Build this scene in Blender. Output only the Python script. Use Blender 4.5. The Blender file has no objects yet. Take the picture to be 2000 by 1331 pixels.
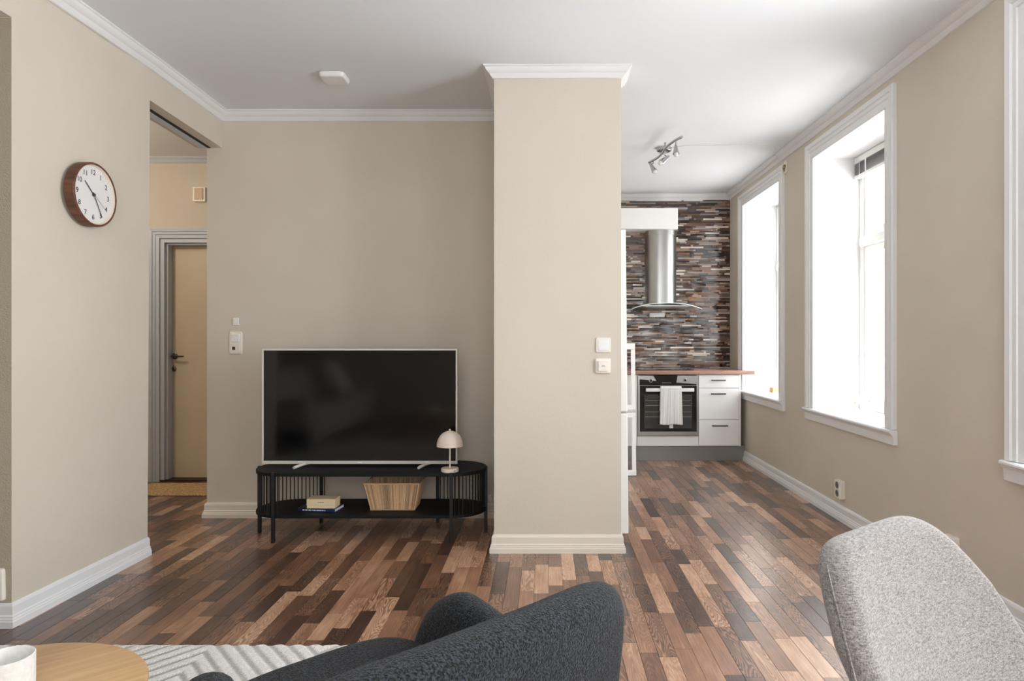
import bpy, bmesh, math, random
from mathutils import Vector, Matrix
random.seed(7)
PI = math.pi
SC = bpy.context.scene
COL = SC.collection

# ------------------------------------------------------------------ camera
cam_d = bpy.data.cameras.new('camera')
cam = bpy.data.objects.new('camera', cam_d); COL.objects.link(cam)
cam.location = (0, 0, 1.2); cam.rotation_euler = (PI/2, 0, 0)
cam_d.sensor_width = 36.0; cam_d.lens = 1290/2000*36.0
cam_d.shift_x = -67/2000; cam_d.shift_y = -4/2000
cam_d.clip_start = 0.05; cam_d.clip_end = 200
SC.camera = cam
F, CX, CY, CH = 1290.0, 1067.0, 661.5, 1.2

# ------------------------------------------------------------------ world, sun, exposure
SC.view_settings.view_transform = 'Standard'; SC.view_settings.look = 'None'
SC.view_settings.gamma = 1; SC.view_settings.use_curve_mapping = False
SC.view_settings.exposure = 1.42
w = bpy.data.worlds.new('sky'); SC.world = w; w.use_nodes = True
bg = w.node_tree.nodes['Background']
bg.inputs[1].default_value = 3.2
_n, _l = w.node_tree.nodes, w.node_tree.links
_tc = _n.new('ShaderNodeTexCoord'); _sp = _n.new('ShaderNodeSeparateXYZ'); _rp = _n.new('ShaderNodeValToRGB')
_mr = _n.new('ShaderNodeMapRange'); _mr.inputs[1].default_value = -1; _mr.inputs[2].default_value = 1
_l.new(_tc.outputs['Generated'], _sp.inputs[0]); _l.new(_sp.outputs[2], _mr.inputs[0]); _l.new(_mr.outputs[0], _rp.inputs[0]); _l.new(_rp.outputs[0], bg.inputs[0])
_rp.color_ramp.elements[0].position = .40; _rp.color_ramp.elements[0].color = (1.25, 1.24, 1.22, 1)     # street and facades
_rp.color_ramp.elements[1].position = .62; _rp.color_ramp.elements[1].color = (.88, .95, 1.0, 1)     # bright hazy sky
sd = bpy.data.lights.new('sun', 'SUN'); sd.energy = 5.0; sd.angle = math.radians(0.6); sd.color = (1, .96, .9)
sun = bpy.data.objects.new('sun', sd); COL.objects.link(sun)
sun.rotation_euler = Vector((-1, 2.5, -1.39)).to_track_quat('-Z', 'Y').to_euler()
sun.location = (6, -4, 6)
XR = 1.935
OPEN = [(5.46, 6.49), (3.745, 4.78), (1.62, 2.655), (-0.25, 0.785)]   # window openings along the right wall
ZW0, ZW1 = 0.695, 2.514
for (a, b) in OPEN:                                       # sampling portals in the openings
    pd = bpy.data.lights.new('window_portal', 'AREA'); pd.shape = 'RECTANGLE'; pd.size = b-a; pd.size_y = ZW1-ZW0
    pd.cycles.is_portal = True
    po = bpy.data.objects.new('window_portal', pd); COL.objects.link(po)
    po.location = (2.42, (a+b)/2, (ZW0+ZW1)/2); po.rotation_euler = (PI/2, 0, PI/2)
def area_fill(loc, rot, sx, sy, e):       # added area fills: outside two right windows, before the windowless back wall
    d = bpy.data.lights.new('window_daylight', 'AREA'); d.shape = 'RECTANGLE'; d.size = sx; d.size_y = sy; d.energy = e; d.color = (.93, .97, 1)
    o = bpy.data.objects.new('window_daylight', d); COL.objects.link(o); o.location = loc; o.rotation_euler = rot
area_fill((.1, -1.93, 1.65), (PI/2, 0, 0), 2.2, 1.7, 25)  # unseen fill by the solid back wall, which has no window
area_fill((2.46, .27, 1.62), (PI/2, 0, PI/2), 1.0, 1.76, 12)  # added boost outside the window beside the camera
area_fill((2.46, 2.137, 1.62), (PI/2, 0, PI/2), 1.0, 1.76, 33)  # added boost outside the nearest window in view
hd = bpy.data.lights.new('hall_lamp', 'POINT'); hd.energy = 9; hd.color = (1, .86, .68); hd.shadow_soft_size = .12
ho = bpy.data.objects.new('hall_lamp', hd); COL.objects.link(ho); ho.location = (-3.5, 4.3, 2.45)
SC.cycles.max_bounces = 10; SC.cycles.diffuse_bounces = 6; SC.cycles.glossy_bounces = 4
SC.cycles.transparent_max_bounces = 12
SC.cycles.sample_clamp_indirect = 8.0
SC.cycles.use_denoising = True

# ------------------------------------------------------------------ materials
def lin(c):
    c = c/255.0
    return c/12.92 if c <= .04045 else ((c+.055)/1.055)**2.4
def rgb(r, g, b): return (lin(r), lin(g), lin(b), 1)
def mat(name, col, rough=.5, metal=0, bump=0, scale=40, var=0, vscale=3, coat=0, spec=None, detail=4, stretch=None, sheen=0):
    m = bpy.data.materials.new(name); m.use_nodes = True
    n, l = m.node_tree.nodes, m.node_tree.links
    p = n['Principled BSDF']
    p.inputs['Base Color'].default_value = rgb(*col)
    p.inputs['Roughness'].default_value = rough; p.inputs['Metallic'].default_value = metal
    if spec is not None: p.inputs['Specular IOR Level'].default_value = spec
    if coat: p.inputs['Coat Weight'].default_value = coat; p.inputs['Coat Roughness'].default_value = .06
    if sheen: p.inputs['Sheen Weight'].default_value = sheen
    tc = n.new('ShaderNodeTexCoord'); src = tc.outputs['Object']
    if stretch:
        mp = n.new('ShaderNodeMapping'); mp.inputs['Scale'].default_value = stretch
        l.new(src, mp.inputs[0]); src = mp.outputs[0]
    if var:
        t = n.new('ShaderNodeTexNoise'); t.inputs['Scale'].default_value = vscale; t.inputs['Detail'].default_value = detail
        l.new(src, t.inputs['Vector'])
        mx = n.new('ShaderNodeMix'); mx.data_type = 'RGBA'
        a = [max(0, c*(1-var)) for c in col]; b = [min(255, c*(1+var)) for c in col]
        mx.inputs[6].default_value = rgb(*a); mx.inputs[7].default_value = rgb(*b)
        cr = n.new('ShaderNodeMapRange'); cr.inputs[1].default_value = .3; cr.inputs[2].default_value = .7
        l.new(t.outputs[0], cr.inputs[0]); l.new(cr.outputs[0], mx.inputs[0]); l.new(mx.outputs[2], p.inputs['Base Color'])
    if bump:
        t = n.new('ShaderNodeTexNoise'); t.inputs['Scale'].default_value = scale; t.inputs['Detail'].default_value = 3
        l.new(src, t.inputs['Vector'])
        b = n.new('ShaderNodeBump'); b.inputs['Strength'].default_value = bump; b.inputs['Distance'].default_value = .004
        l.new(t.outputs[0], b.inputs['Height']); l.new(b.outputs[0], p.inputs['Normal'])
    return m
M = {}
M['wall'] = mat('beige_wall_paint', (208, 199, 185), .75, bump=.18, scale=120, var=.012, vscale=2)
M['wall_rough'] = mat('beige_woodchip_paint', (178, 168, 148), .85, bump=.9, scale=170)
M['ceiling'] = mat('white_ceiling_paint', (228, 231, 235), .85, bump=.08, scale=60)
M['trim'] = mat('white_gloss_trim', (230, 230, 231), .38)
M['cream_trim'] = mat('cream_trim_paint', (228, 219, 205), .42)
M['grey_trim'] = mat('greyish_trim_paint', (196, 204, 216), .4)
M['reveal'] = mat('white_reveal_paint', (228, 228, 228), .6)
M['pvc'] = mat('white_window_frame', (238, 238, 236), .3)
M['door'] = mat('cream_door_paint', (214, 199, 172), .45, var=.02)
M['black'] = mat('black_powder_coat', (17, 18, 20), .42)
M['blackwood'] = mat('black_stained_oak', (15, 16, 17), .6, spec=.3, bump=.3, scale=30, stretch=(1, 14, 14))
M['steel'] = mat('brushed_steel', (176, 176, 174), .3, 1, bump=.05, scale=80, stretch=(1, 1, 30))
M['steel_dark'] = mat('grey_metal_plinth', (146, 145, 143), .38, .85)
M['chrome'] = mat('satin_chrome', (190, 190, 190), .16, 1)
M['dark_chrome'] = mat('aged_nickel', (110, 106, 100), .25, 1)
M['white_lac'] = mat('white_lacquer', (242, 241, 239), .25)
M['oven_glass'] = mat('black_oven_glass', (14, 14, 15), .06, spec=.6)
M['oven_inner'] = mat('smoked_oven_window', (62, 60, 58), .1, spec=.6, var=.12, vscale=6, stretch=(1, 1, 4))
M['worktop'] = mat('reddish_wood_worktop', (166, 128, 112), .3, var=.10, vscale=5, stretch=(1, 14, 14), detail=8)
M['tv_glass'] = mat('black_screen', (9, 9, 10), .09, spec=.5)
M['tv_bezel'] = mat('silver_bezel', (214, 209, 200), .4, .15)
M['lamp'] = mat('warm_white_lacquer', (226, 211, 198), .42)
M['plastic'] = mat('warm_white_plastic', (232, 225, 214), .35)
M['plastic_white'] = mat('white_plastic', (232, 231, 229), .4)
M['beige_plastic'] = mat('beige_plastic', (205, 178, 148), .5)
M['dark_slot'] = mat('dark_slot', (26, 22, 20), .6)
M['walnut'] = mat('walnut_wood', (96, 62, 44), .5, var=.25, vscale=8, stretch=(6, 6, 1), detail=8)
M['clock_face'] = mat('white_clock_paper', (225, 223, 222), .7)
M['clock_rim'] = mat('pale_inner_rim', (222, 210, 195), .6)
M['ink'] = mat('dark_grey_print', (60, 60, 64), .6)
M['boucle'] = mat('charcoal_boucle', (47, 50, 54), .95, sheen=.06)
M['oak'] = mat('light_oak', (212, 168, 116), .42)
M['stone'] = mat('white_stoneware', (228, 226, 222), .7, bump=.5, scale=90, var=.03, vscale=60)
M['book_blue'] = mat('blue_book_cover', (22, 32, 62), .35, var=.6, vscale=9)
M['paper'] = mat('paper_edges', (210, 215, 222), .7)
M['card'] = mat('cream_cardboard', (226, 205, 166), .6)
M['jute'] = mat('natural_jute', (196, 164, 122), .95, bump=1, scale=120, var=.2, vscale=80)
M['fleece'] = mat('light_grey_sofa_fabric', (196, 190, 182), .95, bump=.5, scale=200)
M['towel'] = mat('white_cotton_towel', (236, 234, 231), .95, bump=.6, scale=160, sheen=.2)
M['brass'] = mat('aged_brass', (150, 118, 70), .35, .9)
M['brown_block'] = mat('tan_wood_block', (190, 150, 96), .6)
M['blind'] = mat('grey_blind_slats', (150, 150, 150), .45)
M['ceramic'] = mat('glossy_white_ceramic', (226, 224, 216), .2)
M['door_shadow'] = mat('dark_threshold_wood', (52, 32, 22), .5)
M['hob'] = mat('black_glass_hob', (16, 16, 17), .05)
M['bulb'] = mat('frosted_glass_bulb', (225, 225, 222), .25)
M['grout'] = mat('dark_grout', (56, 44, 38), .8)
M['glass_edge'] = mat('greenish_glass', (205, 216, 210), .08, spec=.8)

# oak grain, boucle speckle, weave
def wood_table(m, c1, c2):
    n, l = m.node_tree.nodes, m.node_tree.links; p = n['Principled BSDF']
    tc = n.new('ShaderNodeTexCoord'); mp = n.new('ShaderNodeMapping')
    m0 = n.new('ShaderNodeMapping'); m0.inputs['Rotation'].default_value = (0, 0, math.radians(-42)); mp.inputs['Scale'].default_value = (1.6, 22, 1)
    l.new(tc.outputs['Object'], m0.inputs[0]); l.new(m0.outputs[0], mp.inputs[0])
    t = n.new('ShaderNodeTexNoise'); t.inputs['Scale'].default_value = 2.2; t.inputs['Detail'].default_value = 9; t.inputs['Distortion'].default_value = .6
    l.new(mp.outputs[0], t.inputs[0]); cr = n.new('ShaderNodeValToRGB')
    cr.color_ramp.elements[0].position = .32; cr.color_ramp.elements[0].color = rgb(*c1)
    cr.color_ramp.elements[1].position = .68; cr.color_ramp.elements[1].color = rgb(*c2)
    l.new(t.outputs[0], cr.inputs[0]); l.new(cr.outputs[0], p.inputs['Base Color'])
wood_table(M['oak'], (190, 150, 106), (214, 178, 134))
def boucle(m, c1, c2, scale=230, dist=.006):
    n, l = m.node_tree.nodes, m.node_tree.links; p = n['Principled BSDF']
    tc = n.new('ShaderNodeTexCoord')
    v = n.new('ShaderNodeTexVoronoi'); v.inputs['Scale'].default_value = scale
    t = n.new('ShaderNodeTexNoise'); t.inputs['Scale'].default_value = scale*.8; t.inputs['Detail'].default_value = 2
    l.new(tc.outputs['Object'], v.inputs['Vector']); l.new(tc.outputs['Object'], t.inputs['Vector'])
    cr = n.new('ShaderNodeValToRGB')
    cr.color_ramp.elements[0].position = .42; cr.color_ramp.elements[0].color = rgb(*c1)
    cr.color_ramp.elements[1].position = .62; cr.color_ramp.elements[1].color = rgb(*c2)
    l.new(t.outputs[0], cr.inputs[0]); l.new(cr.outputs[0], p.inputs['Base Color'])
    ad = n.new('ShaderNodeMath'); ad.operation = 'SUBTRACT'; l.new(t.outputs[0], ad.inputs[0]); l.new(v.outputs['Distance'], ad.inputs[1])
    b = n.new('ShaderNodeBump'); b.inputs['Strength'].default_value = 1; b.inputs['Distance'].default_value = dist
    l.new(ad.outputs[0], b.inputs['Height']); l.new(b.outputs[0], p.inputs['Normal'])
boucle(M['boucle'], (4, 5, 7), (54, 59, 66), 300, .002)
M['weave'] = mat('grey_woven_upholstery', (170, 164, 160), .95, sheen=.3)
def weave(m):
    n, l = m.node_tree.nodes, m.node_tree.links; p = n['Principled BSDF']
    at = n.new('ShaderNodeTexCoord')
    outs = []
    for sc in ((120, 700), (520, 150)):
        mp = n.new('ShaderNodeMapping'); mp.inputs['Scale'].default_value = (sc[0], sc[0], sc[1])
        l.new(at.outputs['Object'], mp.inputs[0])
        t = n.new('ShaderNodeTexNoise'); t.inputs['Scale'].default_value = 1; t.inputs['Detail'].default_value = 2
        l.new(mp.outputs[0], t.inputs[0]); outs.append(t)
    av = n.new('ShaderNodeMath'); av.operation = 'ADD'; l.new(outs[0].outputs[0], av.inputs[0]); l.new(outs[1].outputs[0], av.inputs[1])
    cr = n.new('ShaderNodeValToRGB')
    cr.color_ramp.elements[0].position = .36; cr.color_ramp.elements[0].color = rgb(90, 84, 81)
    cr.color_ramp.elements[1].position = .64; cr.color_ramp.elements[1].color = rgb(170, 162, 157)
    hv = n.new('ShaderNodeMath'); hv.operation = 'MULTIPLY'; hv.inputs[1].default_value = .5
    l.new(av.outputs[0], hv.inputs[0]); l.new(hv.outputs[0], cr.inputs[0]); l.new(cr.outputs[0], p.inputs['Base Color'])
    b = n.new('ShaderNodeBump'); b.inputs['Strength'].default_value = .35; b.inputs['Distance'].default_value = .0012
    l.new(hv.outputs[0], b.inputs['Height']); l.new(b.outputs[0], p.inputs['Normal'])
weave(M['weave'])

# window glass: mostly clear with a faint mirror
def glass_mat():
    m = bpy.data.materials.new('window_glass'); m.use_nodes = True
    n, l = m.node_tree.nodes, m.node_tree.links; n.clear()
    o = n.new('ShaderNodeOutputMaterial'); t = n.new('ShaderNodeBsdfTransparent'); g = n.new('ShaderNodeBsdfGlossy')
    g.inputs['Roughness'].default_value = .01; mx = n.new('ShaderNodeMixShader'); mx.inputs[0].default_value = .05
    l.new(t.outputs[0], mx.inputs[1]); l.new(g.outputs[0], mx.inputs[2]); l.new(mx.outputs[0], o.inputs[0])
    return m
M['glass'] = glass_mat()

# floor staves: tone per stave, grain running along the stave
def floor_mat():
    m = bpy.data.materials.new('brown_oak_laminate'); m.use_nodes = True
    n, l = m.node_tree.nodes, m.node_tree.links; p = n['Principled BSDF']
    a = n.new('ShaderNodeAttribute'); a.attribute_name = 'tone'
    sp = n.new('ShaderNodeSeparateColor'); l.new(a.outputs['Color'], sp.inputs[0])
    ramp = n.new('ShaderNodeValToRGB'); r = ramp.color_ramp
    stops = [(0, (40, 27, 22)), (.22, (74, 50, 39)), (.45, (116, 80, 60)), (.68, (156, 114, 88)), (.85, (188, 147, 118)), (1, (210, 173, 144))]
    r.elements[0].position = 0; r.elements[0].color = rgb(*stops[0][1]); r.elements[1].position = 1; r.elements[1].color = rgb(*stops[-1][1])
    for s, c in stops[1:-1]:
        e = r.elements.new(s); e.color = rgb(*c)
    geo = n.new('ShaderNodeNewGeometry')
    off = n.new('ShaderNodeVectorMath'); off.operation = 'MULTIPLY_ADD'
    off.inputs[1].default_value = (13.7, 31.1, 7.3)
    l.new(a.outputs['Color'], off.inputs[0]); l.new(geo.outputs['Position'], off.inputs[2])
    # fine fibres
    mp = n.new('ShaderNodeMapping'); mp.inputs['Scale'].default_value = (150, 7, 1); l.new(off.outputs[0], mp.inputs[0])
    fib = n.new('ShaderNodeTexNoise'); fib.inputs['Scale'].default_value = 1; fib.inputs['Detail'].default_value = 5; l.new(mp.outputs[0], fib.inputs[0])
    # cathedral rings
    mp2 = n.new('ShaderNodeMapping'); mp2.inputs['Scale'].default_value = (11, 1.5, 1); l.new(off.outputs[0], mp2.inputs[0])
    big = n.new('ShaderNodeTexNoise'); big.inputs['Scale'].default_value = 1.6; big.inputs['Detail'].default_value = 1.5; l.new(mp2.outputs[0], big.inputs[0])
    ml = n.new('ShaderNodeMath'); ml.operation = 'MULTIPLY'; ml.inputs[1].default_value = 150; l.new(big.outputs[0], ml.inputs[0])
    sn = n.new('ShaderNodeMath'); sn.operation = 'SINE'; l.new(ml.outputs[0], sn.inputs[0])
    rg = n.new('ShaderNodeMath'); rg.operation = 'MULTIPLY'; l.new(sn.outputs[0], rg.inputs[0]); l.new(sp.outputs[1], rg.inputs[1])
    # blotches
    mp3 = n.new('ShaderNodeMapping'); mp3.inputs['Scale'].default_value = (16, 5, 1); l.new(off.outputs[0], mp3.inputs[0])
    bl = n.new('ShaderNodeTexNoise'); bl.inputs['Scale'].default_value = 1; bl.inputs['Detail'].default_value = 4; l.new(mp3.outputs[0], bl.inputs[0])
    def madd(src, k, c, add=None):
        q = n.new('ShaderNodeMath'); q.operation = 'MULTIPLY_ADD'; l.new(src, q.inputs[0]); q.inputs[1].default_value = k
        if add is None: q.inputs[2].default_value = c
        else: l.new(add, q.inputs[2])
        return q.outputs[0]
    v = madd(fib.outputs[0], .42, -.21)
    v2 = n.new('ShaderNodeMath'); v2.operation = 'ADD'; l.new(v, v2.inputs[0]); l.new(sp.outputs[0], v2.inputs[1])
    v3 = madd(rg.outputs[0], .13, 0, v2.outputs[0])
    v4 = madd(bl.outputs[0], .46, -.23)
    v5 = n.new('ShaderNodeMath'); v5.operation = 'ADD'; l.new(v3, v5.inputs[0]); l.new(v4, v5.inputs[1])
    l.new(v5.outputs[0], ramp.inputs[0]); l.new(ramp.outputs[0], p.inputs['Base Color'])
    p.inputs['Roughness'].default_value = .36; p.inputs['IOR'].default_value = 1.6; p.inputs['Coat Weight'].default_value = .6; p.inputs['Coat Roughness'].default_value = .27; p.inputs['Coat IOR'].default_value = 1.6
    b = n.new('ShaderNodeBump'); b.inputs['Strength'].default_value = .12; b.inputs['Distance'].default_value = .002
    l.new(v5.outputs[0], b.inputs['Height']); l.new(b.outputs[0], p.inputs['Normal'])
    return m
M['floor'] = floor_mat()
def attr_mat(name, attr, rough, spec=.5, bump=0, scale=100):
    m = mat(name, (200, 200, 200), rough, spec=spec, bump=bump, scale=scale)
    n, l = m.node_tree.nodes, m.node_tree.links
    a = n.new('ShaderNodeAttribute'); a.attribute_name = attr
    l.new(a.outputs['Color'], n['Principled BSDF'].inputs['Base Color'])
    return m
M['mosaic'] = attr_mat('glass_mosaic', 'tone', .09, .5); M['mosaic'].node_tree.nodes['Principled BSDF'].inputs['IOR'].default_value = 1.85
M['rug'] = attr_mat('carved_wool_rug', 'tone', 1, .1, bump=.8, scale=260)
M['rope'] = attr_mat('seagrass_rope', 'tone', .85, .2, bump=.5, scale=220)

# ------------------------------------------------------------------ mesh helpers
class MB:
    def __init__(s): s.v = []; s.f = []; s.c = []
    def add(s, vs, fs, col=None):
        o = len(s.v); s.v += [tuple(p) for p in vs]; s.f += [tuple(i+o for i in q) for q in fs]
        s.c += [col]*len(fs); return s
    def box(s, x0, x1, y0, y1, z0, z1, col=None):
        vs = [(x0,y0,z0),(x1,y0,z0),(x1,y1,z0),(x0,y1,z0),(x0,y0,z1),(x1,y0,z1),(x1,y1,z1),(x0,y1,z1)]
        return s.add(vs, [(0,3,2,1),(4,5,6,7),(0,1,5,4),(1,2,6,5),(2,3,7,6),(3,0,4,7)], col)
    def hexa(s, b, t, col=None):      # four bottom, four top points
        return s.add(list(b)+list(t), [(0,3,2,1),(4,5,6,7),(0,1,5,4),(1,2,6,5),(2,3,7,6),(3,0,4,7)], col)
    def cham(s, x0, x1, y0, y1, z0, z1, c, col=None):   # slab with a chamfered top, open underneath
        vs = [(x0,y0,z0),(x1,y0,z0),(x1,y1,z0),(x0,y1,z0),(x0,y0,z1-c),(x1,y0,z1-c),(x1,y1,z1-c),(x0,y1,z1-c),
              (x0+c,y0+c,z1),(x1-c,y0+c,z1),(x1-c,y1-c,z1),(x0+c,y1-c,z1)]
        fs = [(0,1,5,4),(1,2,6,5),(2,3,7,6),(3,0,4,7),(4,5,9,8),(5,6,10,9),(6,7,11,10),(7,4,8,11),(8,9,10,11)]
        return s.add(vs, fs, col)
    def tube(s, pts, r, n=10, col=None, closed=False):
        pts = [Vector(p) for p in pts]; rings = []; k = len(pts)
        rs = r if isinstance(r, (list, tuple)) else [r]*k
        prev = None
        for i, p in enumerate(pts):
            if closed: d = pts[(i+1) % k]-pts[i-1]
            else: d = pts[min(i+1, k-1)]-pts[max(i-1, 0)]
            d.normalize()
            if prev is None:
                up = Vector((0, 0, 1)) if abs(d.z) < .9 else Vector((1, 0, 0))
                a = d.cross(up).normalized()
            else:
                a = (prev-d*prev.dot(d)).normalized()
            prev = a; b = d.cross(a)
            rings.append([p+(a*math.cos(t*2*PI/n)+b*math.sin(t*2*PI/n))*rs[i] for t in range(n)])
        vs = [q for rg in rings for q in rg]; fs = []
        m = k if closed else k-1
        for i in range(m):
            for j in range(n):
                i2 = (i+1) % k
                fs.append((i*n+j, i*n+(j+1) % n, i2*n+(j+1) % n, i2*n+j))
        if not closed:
            fs.append(tuple(range(n-1, -1, -1))); fs.append(tuple((k-1)*n+j for j in range(n)))
        return s.add(vs, fs, col)
    def lathe(s, prof, n=32, c=(0, 0, 0), col=None, cap=True):     # prof: (radius, z), axis up
        vs, fs = [], []
        for r, z in prof:
            for j in range(n):
                t = 2*PI*j/n; vs.append((c[0]+r*math.cos(t), c[1]+r*math.sin(t), c[2]+z))
        for i in range(len(prof)-1):
            for j in range(n):
                fs.append((i*n+j, i*n+(j+1) % n, (i+1)*n+(j+1) % n, (i+1)*n+j))
        if cap and prof[0][0] > 1e-6: fs.append(tuple(range(n-1, -1, -1)))
        if cap and prof[-1][0] > 1e-6: fs.append(tuple((len(prof)-1)*n+j for j in range(n)))
        return s.add(vs, fs, col)
    def prism(s, poly, z0, z1, col=None, fn=None):
        n = len(poly); fn = fn or (lambda a, b, c: (a, b, c))
        vs = [fn(a, b, z0) for a, b in poly]+[fn(a, b, z1) for a, b in poly]
        fs = [tuple(range(n-1, -1, -1)), tuple(range(n, 2*n))]+[(i, (i+1) % n, n+(i+1) % n, n+i) for i in range(n)]
        return s.add(vs, fs, col)
    def sweep(s, path, prof, fn, closed=False):
        """path in a plane, prof = closed polygon of (offset to the left of travel, height); fn(a, b, h, i) -> xyz"""
        k = len(path); n = len(prof); vs = []
        for i, p in enumerate(path):
            P = Vector(p)
            def nrm(a, b):
                d = (Vector(b)-Vector(a)).normalized(); return Vector((-d.y, d.x))
            ns = []
            if closed or i > 0: ns.append(nrm(path[i-1], p))
            if closed or i < k-1: ns.append(nrm(p, path[(i+1) % k]))
            if len(ns) == 2:
                m = (ns[0]+ns[1]); m = m/(1+ns[0].dot(ns[1]))
            else: m = ns[0]
            for o, h in prof:
                q = P+m*o; vs.append(fn(q.x, q.y, h, i))
        fs = []
        for i in range(k if closed else k-1):
            i2 = (i+1) % k
            for j in range(n):
                fs.append((i*n+j, i*n+(j+1) % n, i2*n+(j+1) % n, i2*n+j))
        if not closed:
            fs.append(tuple(range(n-1, -1, -1))); fs.append(tuple((k-1)*n+j for j in range(n)))
        return s.add(vs, fs)
    def soft(s, W, H, T, nexp=6, edge=.12, fn=None, nr=10, na=72, uv=False):
        """padded panel: superellipse outline W x H, thickness T, rounded rim; fn warps (a, b, t) -> xyz"""
        fn = fn or (lambda a, b, t: (a, b, t))
        lev = [0.0]+[(1-edge)*i/(nr-4) for i in range(1, nr-3)]
        lev = lev[:-1]+[1-edge]
        rim = [1-edge+edge*math.sin(q*PI/2/5) for q in range(1, 6)]
        def outl(t):
            c, q = math.cos(t), math.sin(t)
            return (math.copysign(abs(c)**(2/nexp), c), math.copysign(abs(q)**(2/nexp), q))
        rings = []; L = lev[1:]+rim
        def half(r):
            if r <= 1-edge: return T/2
            return T/2*math.sqrt(max(0, 1-((r-(1-edge))/edge)**2))
        vs = []
        for sgn in (1, -1):
            vs.append(fn(0, 0, sgn*T/2))
            for r in L[:-1]:
                for j in range(na):
                    x, y = outl(2*PI*(j+.5)/na); vs.append(fn(x*r*W/2, y*r*H/2, sgn*half(r)))
        side = 1+(len(L)-1)*na
        eq = len(vs)
        for j in range(na):
            x, y = outl(2*PI*(j+.5)/na); vs.append(fn(x*W/2, y*H/2, 0))
        fs = []
        for q, o in ((0, 0), (1, side)):
            def ring(i, j):
                if i == len(L)-1: return eq+j % na
                return o+1+i*na+j % na
            for j in range(na):
                t = (o, ring(0, j), ring(0, j+1)); fs.append(t if q == 0 else t[::-1])
                for i in range(len(L)-1):
                    t = (ring(i, j), ring(i+1, j), ring(i+1, j+1), ring(i, j+1)); fs.append(t if q == 0 else t[::-1])
        return s.add(vs, fs)

def link(o): COL.objects.link(o); return o
def obj(name, mb, m, parent=None, smooth=None, bev=0, loc=None, kind=None, label=None, recalc=True):
    me = bpy.data.meshes.new(name); me.from_pydata(mb.v, [], mb.f)
    if any(c is not None for c in mb.c):
        at = me.color_attributes.new('tone', 'FLOAT_COLOR', 'CORNER')
        i = 0; buf = []
        for f, c in zip(mb.f, mb.c):
            c = c or (.5, .5, .5, 1)
            buf += list(c)*len(f)
        at.data.foreach_set('color', buf)
    if recalc:
        bm = bmesh.new(); bm.from_mesh(me); bmesh.ops.recalc_face_normals(bm, faces=bm.faces); bm.to_mesh(me); bm.free()
    me.materials.append(m); me.update()
    if smooth:
        me.polygons.foreach_set('use_smooth', [True]*len(me.polygons))
        me.set_sharp_from_angle(angle=math.radians(smooth))
    o = bpy.data.objects.new(name, me); link(o)
    if parent: o.parent = parent
    if loc: o.location = loc
    if bev:
        b = o.modifiers.new('bevel', 'BEVEL'); b.width = bev; b.segments = 2; b.limit_method = 'ANGLE'; b.angle_limit = math.radians(35)
        b.harden_normals = False
    if kind: o['kind'] = kind
    if label: o['label'] = label
    return o
def struct(name, mb, m, parent=None, **k):
    o = obj(name, mb, m, parent, **k)
    if parent is None: o['kind'] = 'structure'
    return o
def thing(name, label, cat, loc=(0,0,0), rot=(0,0,0), group=None, kind=None):
    o = bpy.data.objects.new(name, None); link(o); o.empty_display_size = .05
    o.location = loc; o.rotation_euler = rot; o['label'] = label
    if cat: o['category'] = cat
    if group: o['group'] = group
    if kind: o['kind'] = kind
    return o
def tag(o, label, cat, group=None):
    o['label'] = label; o['category'] = cat
    if group: o['group'] = group
    return o
def text_part(name, s, size, m, parent, x, y, z, depth=.0004, align='CENTER'):
    cu = bpy.data.curves.new(name, 'FONT'); cu.body = s; cu.size = size; cu.align_x = align; cu.align_y = 'CENTER'; cu.extrude = depth
    tmp = bpy.data.objects.new('tmp', cu); link(tmp)
    dg = bpy.context.evaluated_depsgraph_get(); dg.update()
    me = bpy.data.meshes.new_from_object(tmp.evaluated_get(dg)); me.name = name
    bpy.data.objects.remove(tmp)
    me.materials.clear(); me.materials.append(m)
    o = bpy.data.objects.new(name, me); link(o); o.parent = parent; o.location = (x, y, z)
    return o
def px(x, y, Y):      # picture position -> world point at depth Y
    s = F/Y; return ((x-CX)/s, Y, CH-(y-CY)/s)
WALLN = (PI/2, 0, 0)            # local z comes out of a wall that faces the camera
WALLL = (PI/2, 0, PI/2)         # ... of the left wall
WALLR = (PI/2, 0, -PI/2)        # ... of the right wall
def clamp(v, a=0, b=1): return max(a, min(b, v))
def cz(x, y):
    return 2.708+.012*clamp(x/1.9)+.02*clamp((-x-.4)/1.6)*clamp((4.4-y)/.8)

# ------------------------------------------------------------------ room shell
YT = 4.40      # wall behind the television
YK = 6.96      # kitchen wall
struct('floor', MB().box(-4.6, 2.4, -2.2, 7.1, -.12, 0), M['dark_slot'])
FL = bpy.data.objects['floor']
SW = .0685
boards = []
k0, k1 = int(-4.4/SW), int(1.95/SW)
for k in range(k0, k1+1):
    x0 = k*SW+.011; y = -2.1+random.random()*.4
    while y < 7.0:
        L = random.choice((.26, .34, .42, .42, .5))*random.uniform(.93, 1.07)
        y1 = min(y+L, 7.0)
        if x0+SW < 1.94 or y1 > 0: boards.append((x0, min(x0+SW, 1.975), y, y1))
        y = y1
def projarea(b):
    x0, x1, y0, y1 = b
    if y0 < 1.3 or y1 > 6.45: return 0
    xc, yc = (x0+x1)/2, (y0+y1)/2
    X = CX+F*xc/yc
    if X < 0 or X > 2000: return 0
    if yc < 2.56 and xc < -.15: return 0
    if yc > 3.65 and -2.2 > xc: return 0
    if yc > 3.7 and xc/yc < .42/3.7 and xc > -.3: return 0
    if yc > 4.36 and -2.2 < xc < .5: return 0
    if X > 1640 and F*(-CH)/yc < -440: return 0
    Y0, Y1 = CY+F*CH/y0, CY+F*CH/y1
    return (Y0-Y1)*F*SW/yc
boards.sort(key=projarea, reverse=True)
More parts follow.
